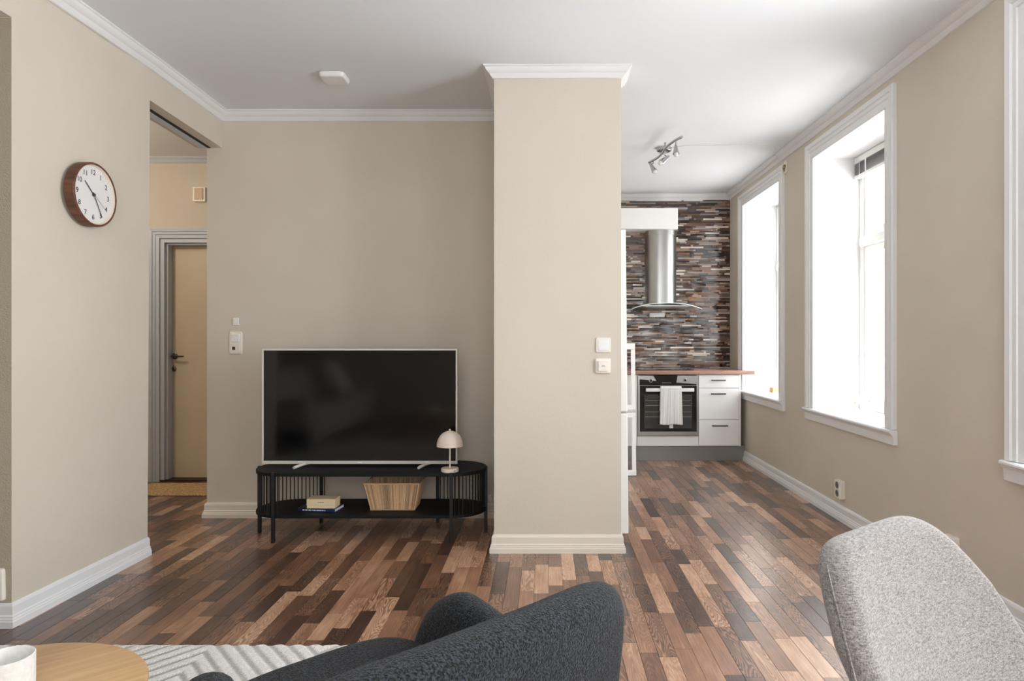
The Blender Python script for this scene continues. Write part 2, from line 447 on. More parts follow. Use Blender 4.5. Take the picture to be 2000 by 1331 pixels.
def tone():
    r = random.random()
    if r < .22: t = random.uniform(.13, .28)
    elif r < .58: t = random.uniform(.36, .52)
    elif r < .86: t = random.uniform(.58, .72)
    else: t = random.uniform(.78, .9)
    g = random.choice((0, .15, .5, 1, 1.0)) if random.random() < .8 else 1.6
    return (t, g, random.random(), 1)
G = .0005
ZF = .008
for b in boards[:300]:
    mb = MB().cham(b[0]+G, b[1]-G, b[2]+G, b[3]-G, 0, ZF, .0007, tone())
    obj('floor_board', mb, M['floor'], FL, recalc=False)
mb = MB()
for b in boards[300:]:
    mb.cham(b[0]+G, b[1]-G, b[2]+G, b[3]-G, 0, ZF, .0007, tone())
obj('floor_boards', mb, M['floor'], FL, kind='stuff', recalc=False)

# ceiling: gently uneven plaster
mb = MB(); NX, NY = 24, 30
xs = [-4.6+7.0*i/NX for i in range(NX+1)]; ys = [-2.2+9.3*j/NY for j in range(NY+1)]
vs = [(x, y, cz(x, y)) for y in ys for x in xs]+[(x, y, 2.9) for y in ys for x in xs]
W1 = NX+1; o2 = W1*(NY+1); fs = []
for j in range(NY):
    for i in range(NX):
        a = j*W1+i; fs.append((a, a+W1, a+W1+1, a+1)); fs.append((o2+a, o2+a+1, o2+a+W1+1, o2+a+W1))
for i in range(NX): fs += [(i, i+1, o2+i+1, o2+i), (NY*W1+i, o2+NY*W1+i, o2+NY*W1+i+1, NY*W1+i+1)]
for j in range(NY): fs += [(j*W1, o2+j*W1, o2+(j+1)*W1, (j+1)*W1), (j*W1+NX, (j+1)*W1+NX, o2+(j+1)*W1+NX, o2+j*W1+NX)]
mb.add(vs, fs); struct('ceiling', mb, M['ceiling'], smooth=40)

ZC = 2.76
# left wall (leans a little), its header over the passage and over the alcove
mb = MB()
def lx(y, z): return (-2.2135+.0205*(y-2.735))+.047*z/2.5
def near_y(z): return 2.735-.059*z/2.5
def far_y(z): return 3.636-.056*z/2.5
b = [(lx(2.735, 0), near_y(0), 0), (lx(3.6, 0), far_y(0), 0), (-2.33, far_y(0), 0), (-2.33, near_y(0)+.002, 0)]
t = [(lx(2.735, 2.5), near_y(2.5), 2.5), (lx(3.6, 2.5), far_y(2.5), 2.5), (-2.33, far_y(2.5), 2.5), (-2.33, near_y(2.5)+.002, 2.5)]
mb.hexa(b, t)
t2 = [(-2.155, near_y(2.5), ZC), (-2.158, far_y(2.5), ZC), (-2.33, far_y(2.5), ZC), (-2.33, near_y(2.5), ZC)]
mb.hexa(t, t2)
mb.hexa([(-2.158, far_y(2.5), 2.498), (-2.160, YT, 2.471), (-2.33, YT, 2.471), (-2.33, far_y(2.5), 2.498)],
        [(-2.158, far_y(2.5), ZC), (-2.160, YT, ZC), (-2.33, YT, ZC), (-2.33, far_y(2.5), ZC)])
mb.hexa([(-2.155, -2.0, 2.503), (lx(2.735, 2.5), near_y(2.5), 2.503), (-2.33, near_y(2.5), 2.503), (-2.33, -2.0, 2.503)],
        [(-2.155, -2.0, ZC), (-2.155, near_y(2.5), ZC), (-2.33, near_y(2.5), ZC), (-2.33, -2.0, ZC)])
WL = struct('wall_left', mb, M['wall'])
obj('door_track', MB().hexa([(-2.228, 3.585, 2.492), (-2.232, 4.39, 2.466), (-2.250, 4.39, 2.466), (-2.246, 3.585, 2.492)],
    [(-2.228, 3.585, 2.50), (-2.232, 4.39, 2.474), (-2.250, 4.39, 2.474), (-2.246, 3.585, 2.50)]), M['dark_slot'], WL)
obj('track_rail', MB().hexa([(-2.252, 3.585, 2.490), (-2.256, 4.39, 2.464), (-2.300, 4.39, 2.464), (-2.296, 3.585, 2.490)],
    [(-2.252, 3.585, 2.50), (-2.256, 4.39, 2.474), (-2.300, 4.39, 2.474), (-2.296, 3.585, 2.50)]), M['grey_trim'], WL)
# alcove: end wall, side wall and lower ceiling
_ny = near_y(2.5)
mb = MB().hexa([(-3.75, 2.7345, 0), (lx(2.735, 0)-.001, 2.7345, 0), (-2.25, 2.80, 0), (-2.25, 2.84, 0), ][:2]+[(-2.3, 2.84, 0), (-3.75, 2.84, 0)],
    [(-3.75, _ny-.0005, 2.5), (lx(2.735, 2.5)-.001, _ny-.0005, 2.5), (-2.3, 2.84, 2.5), (-3.75, 2.84, 2.5)])
mb.box(-3.75, -2.33, 2.74, 2.84, 2.5, 2.60)
struct('wall_alcove', mb, M['wall_rough'])
struct('wall_alcove_side', MB().box(-3.85, -3.75, -2.0, 2.84, 0, 2.6), M['wall_rough'])
struct('ceiling_alcove', MB().box(-3.75, -2.33, -2.0, 2.737, 2.508, 2.6), M['ceiling'])
struct('wall_back', MB().box(-3.85, 2.36, -2.12, -2.0, 0, ZC), M['wall'])
# wall behind the television
struct('wall_television', MB().box(-2.2605, -.17, YT, YT+.12, 0, ZC), M['wall'])
# pillar (an L in plan that also hides the fridge recess)
mb = MB().box(-.291, .4166, 3.68, 3.875, 0, ZC).box(-.291, -.17, 3.875, YT, 0, ZC)
struct('wall_pillar', mb, M['wall'])
struct('wall_kitchen_side', MB().box(-.29, -.17, YT+.12, YK, 0, ZC), M['wall'])
# right wall with four window openings
mb = MB(); cuts = sorted(OPEN); yprev = -2.12
for a, b_ in cuts:
    mb.box(XR, 2.335, yprev, a, 0, ZC)
    mb.box(XR, 2.335, a, b_, 0, ZW0-.02); mb.box(XR, 2.335, a, b_, ZW1, ZC); yprev = b_
mb.box(XR, 2.335, yprev, YK+.1, 0, ZC)
struct('wall_right', mb, M['wall'])
# kitchen wall with mosaic
WK = struct('wall_kitchen', MB().box(-.3, XR, YK+.008, YK+.12, 0, ZC), M['grout'])
mb = MB(); z = .80; PAL = [((52, 32, 26), 5), ((80, 54, 42), 5), ((112, 82, 66), 4), ((140, 116, 102), 4), ((158, 144, 142), 2.2), ((222, 212, 200), 1.7), ((150, 102, 66), 1.4), ((26, 20, 19), 3.2), ((176, 152, 132), 1.5), ((96, 90, 92), 1.2)]
tw = sum(p[1] for p in PAL)
def pick():
    r = random.random()*tw
    for c, w_ in PAL:
        r -= w_
        if r <= 0: break
    j = random.uniform(.86, 1.14)
    return rgb(*[min(255, q*j) for q in c])
row = 0
while z < 2.665:
    x = .30-random.random()*.2; hgt = .0165; zb = z; zt = min(z+hgt-.0016, 2.675)
    while x < XR:
        L = random.choice((.024, .048, .075, .1, .15, .2, .24)); x1 = min(x+L-.0016, XR-.001)
        if x1-x > .004:
            tz = random.gauss(0, .05); tx = random.gauss(0, .045); T = .007
            hw = (x1-x)/2; hh = (zt-zb)/2
            def yy(sx, sz): return YK-T+.004-clamp(tx*hw*sx, -.0022, .0022)-tz*hh*sz*.5
            cc = pick()
            vs = [(x, YK+.009, zb), (x1, YK+.009, zb), (x1, YK+.009, zt), (x, YK+.009, zt),
                  (x, yy(-1, -1), zb), (x1, yy(1, -1), zb), (x1, yy(1, 1), zt), (x, yy(-1, 1), zt)]
            mb.add(vs, [(4,5,6,7), (0,1,5,4), (1,2,6,5), (2,3,7,6), (3,0,4,7)], cc)
        x += L
    z += hgt
obj('mosaic_tiles', mb, M['mosaic'], WK, kind='stuff', label='brown, grey and cream glass strip mosaic', recalc=False)
# hall
HY = 5.5
DX0, DZ1 = -3.217, 2.034     # inner edge of the door casing
mb = MB().box(-4.5, DX0, HY, HY+.14, 0, ZC).box(DX0, -2.25, HY, HY+.14, DZ1, ZC).box(-2.25, -.29, HY, HY+.14, 0, ZC)
struct('wall_hall', mb, M['wall'])
struct('wall_hall_left', MB().box(-4.6, -4.5, 2.84, HY+.14, 0, ZC), M['wall'])
struct('wall_hall_near', MB().box(-4.5, -2.33, 2.84, 2.94, 0, ZC), M['wall'])

# ------------------------------------------------------------------ mouldings
CROWN = [(0, 0), (.056, 0), (.056, -.008), (.048, -.012), (.043, -.024), (.030, -.036), (.024, -.039), (.021, -.046), (.012, -.056), (.009, -.061), (0, -.063)]
BASE = [(0, 0), (.024, 0), (.024, .026), (.021, .030), (.021, .036), (.017, .040), (.018, .046), (.013, .052), (.013, .086), (.009, .096), (0, .1)]
def dens(path, step=.4):
    out = []
    for a, b in zip(path[:-1], path[1:]):
        n = max(1, int((Vector(b)-Vector(a)).length/step))
        out += [(a[0]+(b[0]-a[0])*i/n, a[1]+(b[1]-a[1])*i/n) for i in range(n)]
    return out+[path[-1]]
def crown(name, path, m=None, z=None):
    mb = MB().sweep(dens(path), CROWN, lambda a, b, h, i: (a, b, (z if z else cz(a, b))+h+.001))
    return struct(name, mb, m or M['trim'], smooth=30)
def base(name, path, m=None, hs=1):
    return struct(name, MB().sweep(path, BASE, lambda a, b, h, i: (a, b, h*hs+.007)), m or M['trim'])
crown('trim_1', [(XR, -2.0), (XR, YK), (-.17, YK)])                                              # right and kitchen walls
crown('trim_2', [(.4166, 3.88), (.4166, 3.68), (-.291, 3.68), (-.291, YT), (-2.160, YT), (-2.157, 3.6), (-2.155, -2.0)])
crown('trim_3', [(-2.25, HY), (-4.5, HY)], M['grey_trim'], 2.722)
base('baseboard_right', [(XR-.0, -2.0), (XR, 6.43)])
base('baseboard_television', [(-.291, YT), (-2.2605, YT), (-2.2605, YT+.12)], M['cream_trim'])
base('baseboard_pillar', [(.4166, 3.875), (.4166, 3.68), (-.291, 3.68), (-.291, YT)], M['cream_trim'])
base('baseboard_left', [(-2.195, 3.636), (-2.2135, 2.735), (-3.75, 2.735)], M['trim'])
# hall door casing and door
CAS = [(0, 0), (0, .012), (.034, .014), (.038, .020), (.044, .017), (.062, .018), (.068, .026), (.094, .029), (.1, .022), (.1, 0)]
CASH = [(a*.8, b) for a, b in CAS]
mb = MB().sweep([(-2.25, 0), (-2.25, DZ1), (DX0, DZ1), (DX0, 0)][::-1], CASH, lambda a, b, h, i: (a, HY-h, max(b, .004)))
struct('trim_4', mb, M['grey_trim'])
mb = MB()
mb.box(DX0+.001, DX0+.034, HY+.001, HY+.13, .004, DZ1-.034).box(DX0+.001, -2.251, HY+.001, HY+.13, DZ1-.034, DZ1-.001)
mb.box(DX0+.034, DX0+.050, HY+.03, HY+.10, .004, DZ1-.050).box(DX0+.034, -2.285, HY+.03, HY+.10, DZ1-.050, DZ1-.034)
mb.box(-2.285, -2.251, HY+.001, HY+.13, .004, DZ1-.034)
struct('trim_5', mb, M['grey_trim'])
DR = thing('door_1', 'plain cream hall door with a nickel lever handle', None, (DX0+.035, HY+.105, .012), (0, 0, 0), kind='structure')
obj('door_leaf', MB().box(0, .93, 0, .03, .008, 1.985), M['door'], DR, bev=.002)
hx = px(341, 696, HY+.1)[0]-(DX0+.035)
mb = MB(); mb.lathe([(.026, 0), (.026, .006), (.02, .009), (.009, .01), (.009, .045)], 20)
hs = obj('door_handle', MB(), M['dark_chrome'], DR); hs.data = (lambda q: q)(hs.data)
bpy.data.objects.remove(hs)
def rot_x(vs, c, sgn=-1): return [(x+c[0], c[1]+sgn*z, c[2]+y) for x, y, z in vs]
mbx = MB(); mbx.add(rot_x(mb.v, (hx, 0, px(341, 696, HY+.1)[2]-.012)), mb.f)
zz = px(341, 696, HY+.1)[2]-.012
mbx.tube([(hx, -.045, zz), (hx+.02, -.048, zz), (hx+.07, -.05, zz), (hx+.10, -.048, zz)], [.009, .009, .008, .007], 10)
obj('door_handle', mbx, M['dark_chrome'], DR, smooth=40)
mb = MB().lathe([(.024, 0), (.024, .006), (.019, .010), (.012, .012), (.012, .02), (.0, .02)], 20)
obj('door_lock', MB().add(rot_x(mb.v, (hx-.012, 0, px(336, 721, HY+.1)[2]-.012)), mb.f), M['dark_chrome'], DR, smooth=40)
struct('trim_6', MB().box(DX0+.0, -2.25, HY-.0, HY+.14, .003, .02), M['door_shadow'])  # dark brown wooden threshold in the door opening

# ------------------------------------------------------------------ windows
def make_window(idx, a, b, blind=False):
    """a..b along the wall; the deep white recess, casing, sill, frame, sashes and panes"""
    W = thing('window_%d' % idx, 'window', None, (XR, 0, 0), (0, 0, 0), kind='structure'); del W['label']
    cw = .1
    mb = MB().sweep([(a, ZW0), (a, ZW1), (b, ZW1), (b, ZW0)], CAS, lambda p, q, h, i: (-h, p, q))
    # path direction checked so that the profile grows away from the opening
    obj('casing', mb, M['trim'], W)
    prof = [(0, -.002), (-.040, -.002), (-.046, -.008), (-.046, -.016), (-.038, -.022), (-.034, -.030), (-.028, -.034), (-.026, -.040), (-.022, -.085), (0, -.085)]
    mb = MB().prism([(p, ZW0+q) for p, q in prof], a-cw-.006, b+cw+.006, fn=lambda p, q, y: (p, y, q))
    obj('sill_moulding', mb, M['trim'], W)
    mb = MB()
    mb.box(-.012, .40, a-.001, a+.012, ZW0, ZW1).box(-.012, .40, b-.012, b+.001, ZW0, ZW1)
    mb.box(-.012, .40, a, b, ZW1-.012, ZW1+.001)
    obj('reveal', mb, M['reveal'], W)
    obj('sill_board', MB().box(-.03, .40, a, b, ZW0-.025, ZW0), M['reveal'], W)
    fx0, fx1 = .325, .395
    m_ = MB(); y0, y1, z0, z1 = a+.012, b-.012, ZW0, ZW1-.012
    fw = .05
    m_.box(fx0, fx1, y0, y0+fw, z0, z1).box(fx0, fx1, y1-fw, y1, z0, z1).box(fx0, fx1, y0+fw, y1-fw, z0, z0+fw).box(fx0, fx1, y0+fw, y1-fw, z1-fw, z1)
    obj('frame', m_, M['pvc'], W, bev=.004)
    zt0, zt1 = 1.835, 1.935
    m_ = MB().box(fx0-.02, fx1, y0+.03, y1-.03, zt0+.02, zt1-.01)
    obj('transom', m_, M['pvc'], W, bev=.012)
    yc = (y0+y1)/2
    obj('mullion', MB().box(fx0-.004, fx1, yc-.04, yc+.04, z0+fw, zt0+.02).box(fx0-.004, fx1, yc-.03, yc+.03, zt1-.01, z1-fw), M['pvc'], W, bev=.004)
    for (sy0, sy1) in ((y0+fw-.006, yc-.03), (yc+.03, y1-fw+.006)):
        for (sz0, sz1) in ((z0+fw-.006, zt0+.02), (zt1-.01, z1-fw+.006)):
            m_ = MB(); sw = .052; x0, x1 = fx0+.012, fx1-.012
            m_.box(x0, x1, sy0, sy0+sw, sz0, sz1).box(x0, x1, sy1-sw, sy1, sz0, sz1)
            m_.box(x0, x1, sy0+sw, sy1-sw, sz0, sz0+sw).box(x0, x1, sy0+sw, sy1-sw, sz1-sw, sz1)
            sh = obj('sash', m_, M['pvc'], W, bev=.004)
            obj('pane', MB().box(.362, .366, sy0+sw-.004, sy1-sw+.004, sz0+sw-.004, sz1-sw+.004), M['glass'], sh)
    return W
for i, (a, b_) in enumerate(OPEN): make_window(i+1, a, b_)

# raised blind at the top of the middle window
a, b_ = OPEN[1]
BL = thing('venetian_blind', 'grey venetian blind drawn right up in the middle window recess', 'blind', (XR+.31, (a+b_)/2, 2.49))
hw = (b_-a)/2-.014
obj('head_rail', MB().box(-.022, .012, -hw, hw, -.035, .008), M['pvc'], BL, bev=.002)
for k in range(9):
    zt = -.045-k*.0085
    obj('slat', MB().hexa([(-.026, -hw+.01, zt), (.014, -hw+.01, zt-.004), (.014, hw-.01, zt-.004), (-.026, hw-.01, zt)],
        [(-.026, -hw+.01, zt+.0022), (.014, -hw+.01, zt-.0018), (.014, hw-.01, zt-.0018), (-.026, hw-.01, zt+.0022)]), M['blind'], BL)
obj('bottom_rail', MB().box(-.028, .014, -hw+.006, hw-.006, -.145, -.124), M['pvc'], BL, bev=.003)
for yy_ in (-hw+.18, 0, hw-.18):
    obj('ladder_tape', MB().box(-.030, -.0285, yy_-.008, yy_+.008, -.14, -.03), M['pvc'], BL)
obj('pull_cord', MB().tube([(-.034, hw-.10, -.03), (-.034, hw-.10, -.15)], .002, 6), M['pvc'], BL)

# ------------------------------------------------------------------ kitchen run
YF = 6.386                       # cabinet fronts
def cabx(p): return (p-CX)/(F/YF)
X_O0, X_O1, X_D1 = cabx(1245), cabx(1364.3), cabx(1443.5)
def zc(p, Y=YF): return CH-(p-CY)/(F/Y)
OC = thing('oven_cabinet', 'white lower cabinet housing the built-in oven, plain panel below', 'cabinet', (0, 0, 0))
mb = MB().box(X_O0-.0, X_O0+.012, YF+.02, YK-.02, .158, .848).box(X_O1-.012, X_O1, YF+.02, YK-.02, .158, .848).box(X_O0+.012, X_O1-.012, YF+.02, YK-.02, .158, .17).box(X_O0+.012, X_O1-.012, YK-.03, YK-.02, .17, .848)
obj('carcass', mb, M['white_lac'], OC)
obj('lower_panel', MB().box(X_O0+.001, X_O1-.002, YF, YF+.018, .160, .254), M['white_lac'], OC, bev=.0015)
DC = thing('drawer_cabinet', 'white three-drawer cabinet between oven and window wall', 'cabinet', (0, 0, 0))
mb = MB().box(X_O1+.001, cabx(1447), YF+.02, YK-.02, .158, .848).box(X_D1, cabx(1447), YF-.0, YF+.02, .158, .848)
obj('carcass', mb, M['white_lac'], DC)
for (pa, pb, ph, pxa, pxb) in ((733.3, 758.1, 743, 1389, 1415), (759, 820.2, 769.5, 1388.5, 1415.5), (821.1, 871, 831.7, 1390.5, 1419.5)):
    d = obj('drawer', MB().box(X_O1+.003, X_D1-.002, YF-.0, YF+.019, zc(pb), zc(pa)), M['white_lac'], DC, bev=.0015)
    z_ = zc(ph); xa, xb = cabx(pxa), cabx(pxb)
    m_ = MB().box(xa-.004, xb+.004, YF-.034, YF-.026, z_-.006, z_+.006).box(xa, xa+.009, YF-.03, YF+.001, z_-.005, z_+.005).box(xb-.009, xb, YF-.03, YF+.001, z_-.005, z_+.005)
    obj('handle', m_, M['dark_chrome'], d, bev=.002)
LC = thing('corner_cabinet', 'white lower cabinet left of the oven, mostly behind the fridge', 'cabinet', (0, 0, 0))
obj('carcass', MB().box(.30, X_O0-.001, YF+.02, YK-.02, .158, .848), M['white_lac'], LC)
obj('cabinet_door', MB().box(.32, X_O0-.003, YF, YF+.019, .160, .846), M['white_lac'], LC, bev=.0015)
tag(obj('plinth', MB().box(.30, XR-.002, YF+.045, YF+.06, .009, .157), M['steel_dark']), 'brushed grey metal plinth under the kitchen cabinets', 'plinth')
WT = obj('worktop', MB().box(.28, XR-.001, 6.352, YK-.006, .852, .890).box(XR-.001, 2.012, 6.352, 6.475, .852, .890), M['worktop'], bev=.003)
tag(WT, 'reddish-brown wood kitchen worktop running into the far window recess', 'worktop')
# hob
HB = obj('hob', MB().box(.86, 1.44, 6.42, 6.92, .8905, .896), M['hob'], bev=.002)
tag(HB, 'flat black glass hob let into the worktop above the oven', 'hob')
for (cx_, cy_, r_) in ((1.0, 6.55, .085), (1.30, 6.55, .07), (1.0, 6.79, .07), (1.30, 6.79, .095)):
    ring = MB(); pts = [(cx_+r_*math.cos(t*2*PI/40), cy_+r_*math.sin(t*2*PI/40), .8962) for t in range(40)]
    ring.tube(pts, .0011, 5, closed=True); obj('heating_ring', ring, M['steel_dark'], HB)
# oven
OV = thing('oven', 'built-in steel oven with black glass door and two round knobs', 'oven', (0, 0, 0))
xo0, xo1 = X_O0+.003, X_O1-.003
zo0, zo1 = zc(851.3), zc(733.8)
obj('oven_body', MB().box(xo0+.012, xo1-.012, YF+.005, YF+.5, zo0+.02, zo1-.004), M['steel_dark'], OV)
zp = zc(753.2)
obj('control_panel', MB().box(xo0, xo1, YF-.004, YF+.004, zp, zo1), M['steel'], OV, bev=.001)
xq = lambda p: cabx(1240+p/7.195)
zq = lambda p: zc(725+p/7.195)
m_ = MB().prism([(xq(258), zo1-.001), (xq(300), zq(140)), (xq(100), zq(118)), (xq(66), zq(118)), (xq(66), zp+.002), (xq(862), zp+.002), (xq(862), zq(185)), (xq(582), zq(163)), (xq(598), zo1-.001)], YF-.0055, YF-.004, fn=lambda a, b, c: (a, c, b))
obj('display_glass', m_, M['oven_glass'], OV)
for pxk, pyk in ((222, 135), (700, 128)):
    kb = MB().lathe([(.019, 0), (.019, .004), (.015, .006), (.015, .018), (.013, .02), (0, .02)], 24)
    kk = obj('knob', MB().add(rot_x(kb.v, (xq(pxk), YF-.005, zq(pyk))), kb.f), M['chrome'], OV, smooth=35)
    kb = MB().lathe([(.0105, 0), (.0105, .003), (0, .003)], 20)
    obj('knob_face', MB().add(rot_x(kb.v, (xq(pxk), YF-.0245, zq(pyk))), kb.f), M['oven_glass'], kk)
for k in range(7):
    obj('touch_mark', MB().box(xq(385+k*19), xq(391+k*19), YF-.0062, YF-.0055, zq(170), zq(163)), M['plastic'], OV)
od = obj('oven_door', MB().box(xo0, xo1, YF-.012, YF+.004, zo0, zp-.002), M['steel'], OV, bev=.0015)
obj('door_glass', MB().box(xq(68), xq(863), YF-.0145, YF-.012, zq(850), zp-.004), M['oven_glass'], od)
obj('oven_window', MB().box(xq(128), xq(798), YF-.0155, YF-.0145, zq(805), zq(328)), M['oven_inner'], od)
for q in (408, 480, 572, 640):
    obj('oven_rack', MB().box(xq(140), xq(790), YF-.0160, YF-.0155, zq(q+5), zq(q)), M['steel_dark'], od)
m_ = MB().box(xq(143), xq(815), YF-.062, YF-.044, zq(285), zq(238)).box(xq(160), xq(180), YF-.046, YF-.012, zq(275), zq(248)).box(xq(778), xq(798), YF-.046, YF-.012, zq(275), zq(248))
obj('oven_handle', m_, M['white_lac'], od, bev=.003, label='pale bar handle')
# towel over the oven handle
def cloth(x0, x1, ztop, zf, zb, yf, yb, nx=34, nz=30, seed=3):
    rnd = random.Random(seed); ph = [rnd.uniform(0, 6) for _ in range(5)]
    mb = MB(); prof = []
    for i in range(nz+1): prof.append((yf, zf+(ztop-zf)*i/nz, 1-i/nz))
    for i in range(1, 8):
        t = PI*i/8; prof.append(((yf+yb)/2+(yf-yb)/2*math.cos(t), ztop+.5*abs(yb-yf)*math.sin(t), 0))
    for i in range(nz//2+1): prof.append((yb, ztop+(zb-ztop)*i/(nz//2), i/(nz//2)*.6))
    W_ = nx+1; vs = []
    for y, z, dn in prof:
        for j in range(W_):
            u = j/nx; flare = 1+.09*dn
            x = (x0+x1)/2+(u-.5)*(x1-x0)*flare
            wv = .0035*math.sin(u*19+ph[0])*(.25+dn)+.0025*math.sin(u*41+ph[1]+dn*2)
            sg = -1 if y < (yf+yb)/2 else 1
            vs.append((x, y+sg*abs(wv)*1.1, z+.004*math.sin(u*9+ph[2])*dn))
    fs = [(r*W_+c, r*W_+c+1, (r+1)*W_+c+1, (r+1)*W_+c) for r in range(len(prof)-1) for c in range(nx)]
    mb.add(vs, fs); return mb
TW = thing('kitchen_towel', 'crumpled white tea towel hanging over the oven door handle', 'towel', (0, 0, 0))
tb = obj('towel_cloth', cloth(xq(345), xq(636), zq(237)+.002, zq(742), zq(560), YF-.069, YF-.038), M['towel'], TW, smooth=60)
sm = tb.modifiers.new('thick', 'SOLIDIFY'); sm.thickness = .003; sm.offset = 0
obj('towel_loop', MB().box(xq(470), xq(524), YF-.052, YF-.048, zq(795), zq(700)), M['towel'], TW, bev=.001)

# extractor hood
HD = thing('cooker_hood', 'steel chimney cooker hood with a curved glass canopy', 'hood', (0, 0, 0))
yh0, yh1 = 6.72, YK-.004
def D_section(x0, x1, y0, y1, k=.10, n=14):     # rounded front
    pts = [(x1, y1), (x0, y1), (x0, y0+k)]
    for i in range(1, n): 
        t = PI*i/n; pts.append(((x0+x1)/2-(x1-x0)/2*math.cos(t), y0+k-k*math.sin(t)))
    pts.append((x1, y0+k)); return pts
hx0, hx1 = (1264-CX)/(F/6.8), (1321-CX)/(F/6.8)
obj('chimney', MB().prism(D_section(hx0, hx1, yh0, yh1, .09), 1.53, 2.278), M['steel'], HD, smooth=40)
obj('chimney_sleeve', MB().prism(D_section(hx0-.004, hx1+.006, yh0-.004, yh1, .09), 2.262, 2.3085), M['steel'], HD, smooth=40)
mb = MB(); nseg = 24; cxh = (hx0+hx1)/2; HWd = .345
def arch(u): return 1.545-.058*abs(u)**2.6
pts = []
for i in range(nseg+1):
    u = -1+2*i/nseg; pts.append((cxh+u*HWd, arch(u)))
vs = []; th = .008
for y_, sh in ((6.50, .0), (yh1, .0)):
    for x_, z_ in pts: vs.append((x_, y_, z_+sh+(th if True else 0)))
    for x_, z_ in pts: vs.append((x_, y_, z_+sh))
n1 = nseg+1; fs = []
for i in range(nseg):
    fs += [(i, i+1, 2*n1+i+1, 2*n1+i), (n1+i, 3*n1+i, 3*n1+i+1, n1+i+1), (i, n1+i, n1+i+1, i+1), (2*n1+i, 2*n1+i+1, 3*n1+i+1, 3*n1+i)]
fs += [(0, 2*n1, 3*n1, n1), (nseg, n1+nseg, 3*n1+nseg, 2*n1+nseg)]
mb.add(vs, fs); obj('glass_canopy', mb, M['glass_edge'], HD, smooth=35, label='curved clear greenish glass')
obj('hood_body', MB().box(cxh-.24, cxh+.24, 6.53, yh1, 1.515, 1.535), M['steel'], HD, bev=.004)
obj('grease_filter', MB().box(cxh-.20, cxh+.20, 6.56, yh1-.04, 1.509, 1.515), M['steel_dark'], HD)
# boxed duct above the hood
tag(obj('duct_box', MB().box(-.168, (1324.2-CX)/(F/6.68), 6.68, YK-.004, 2.309, 2.520), M['white_lac'], bev=.002), 'white boxed-in duct along the mosaic wall above the hood', 'boxing')
# strip of sockets below the hood
SK = thing('socket_strip', 'small white socket strip on the mosaic just below the hood', 'socket', (*px(1282.5, 616, YK-.006)[:1], YK-.006, px(1282.5, 616, YK)[2]), WALLN)
obj('housing', MB().box(-.08, .08, -.022, .022, 0, .035), M['plastic_white'], SK, bev=.004)
obj('cover_flap', MB().box(-.07, .07, -.014, .014, .035, .038), M['plastic_white'], SK, bev=.001)

# ------------------------------------------------------------------ fridge behind the pillar
FR = thing('fridge', 'tall white fridge-freezer edge-on behind the pillar, white bracket handles', 'fridge', (.17, 3.90, .012), (0, math.radians(-.55), 0))
def fx(x): return x-.17
obj('body', MB().box(-.30, fx(.425), .0, .60, .03, 1.83), M['white_lac'], FR, bev=.004)
for z0, z1 in ((.03, .742), (.752, 1.83)):
    obj('fridge_door', MB().box(fx(.431), fx(.487), .0, .60, z0, z1), M['white_lac'], FR, bev=.006)
for z0, z1, zz0, zz1 in ((.37, .745, .40, .715), (.76, 1.155, .79, 1.12)):
    m_ = MB().box(fx(.515), fx(.538), .022, .045, z0, z1).box(fx(.485), fx(.538), .018, .049, z0, zz0).box(fx(.485), fx(.538), .018, .049, zz1, z1)
    obj('fridge_handle', m_, M['plastic_white'], FR, bev=.003)
for xx, yy_ in ((-.26, .05), (.24, .05), (-.26, .55), (.24, .55)):
    obj('foot', MB().lathe([(.018, 0), (.018, .03)], 12, (xx, yy_, .0)), M['dark_slot'], FR)

# ------------------------------------------------------------------ ceiling spot bar
CL = cz(.9, 5.1)
SB = thing('spot_bar', 'chrome ceiling spotlight bar with three adjustable heads in the kitchen', 'ceiling light', (0, 0, 0))
def cpx(x, y, z):  # point on the horizontal plane z
    s = (CY-y)/(z-CH); return Vector(((x-CX)/s, F/s, z))
bc = cpx(1297, 289, CL)
obj('canopy', MB().lathe([(.0, -.032), (.045, -.032), (.058, -.024), (.06, -.001), (0, -.001)], 32, tuple(bc)), M['chrome'], SB, smooth=35)
ZR = 2.635
rp = [cpx(1267.5, 317.5, ZR), cpx(1283, 309, ZR), cpx(1293, 300, ZR), cpx(1299, 291, ZR), cpx(1309, 281, ZR), cpx(1321, 273, ZR), cpx(1332, 267.5, ZR)]
def spline(P, n=8):
    out = []
    for i in range(len(P)-1):
        p0, p1, p2, p3 = P[max(i-1, 0)], P[i], P[i+1], P[min(i+2, len(P)-1)]
        for k in range(n):
            t = k/n
            out.append(.5*((2*p1)+(-p0+p2)*t+(2*p0-5*p1+4*p2-p3)*t*t+(-p0+3*p1-3*p2+p3)*t**3))
    return out+[P[-1]]
obj('bar', MB().tube(spline(rp), .0095, 10), M['chrome'], SB, smooth=40)
obj('stem', MB().tube([Vector((rp[3].x, rp[3].y, ZR)), Vector((rp[3].x, rp[3].y, CL-.03))], .007, 10), M['chrome'], SB, smooth=40)
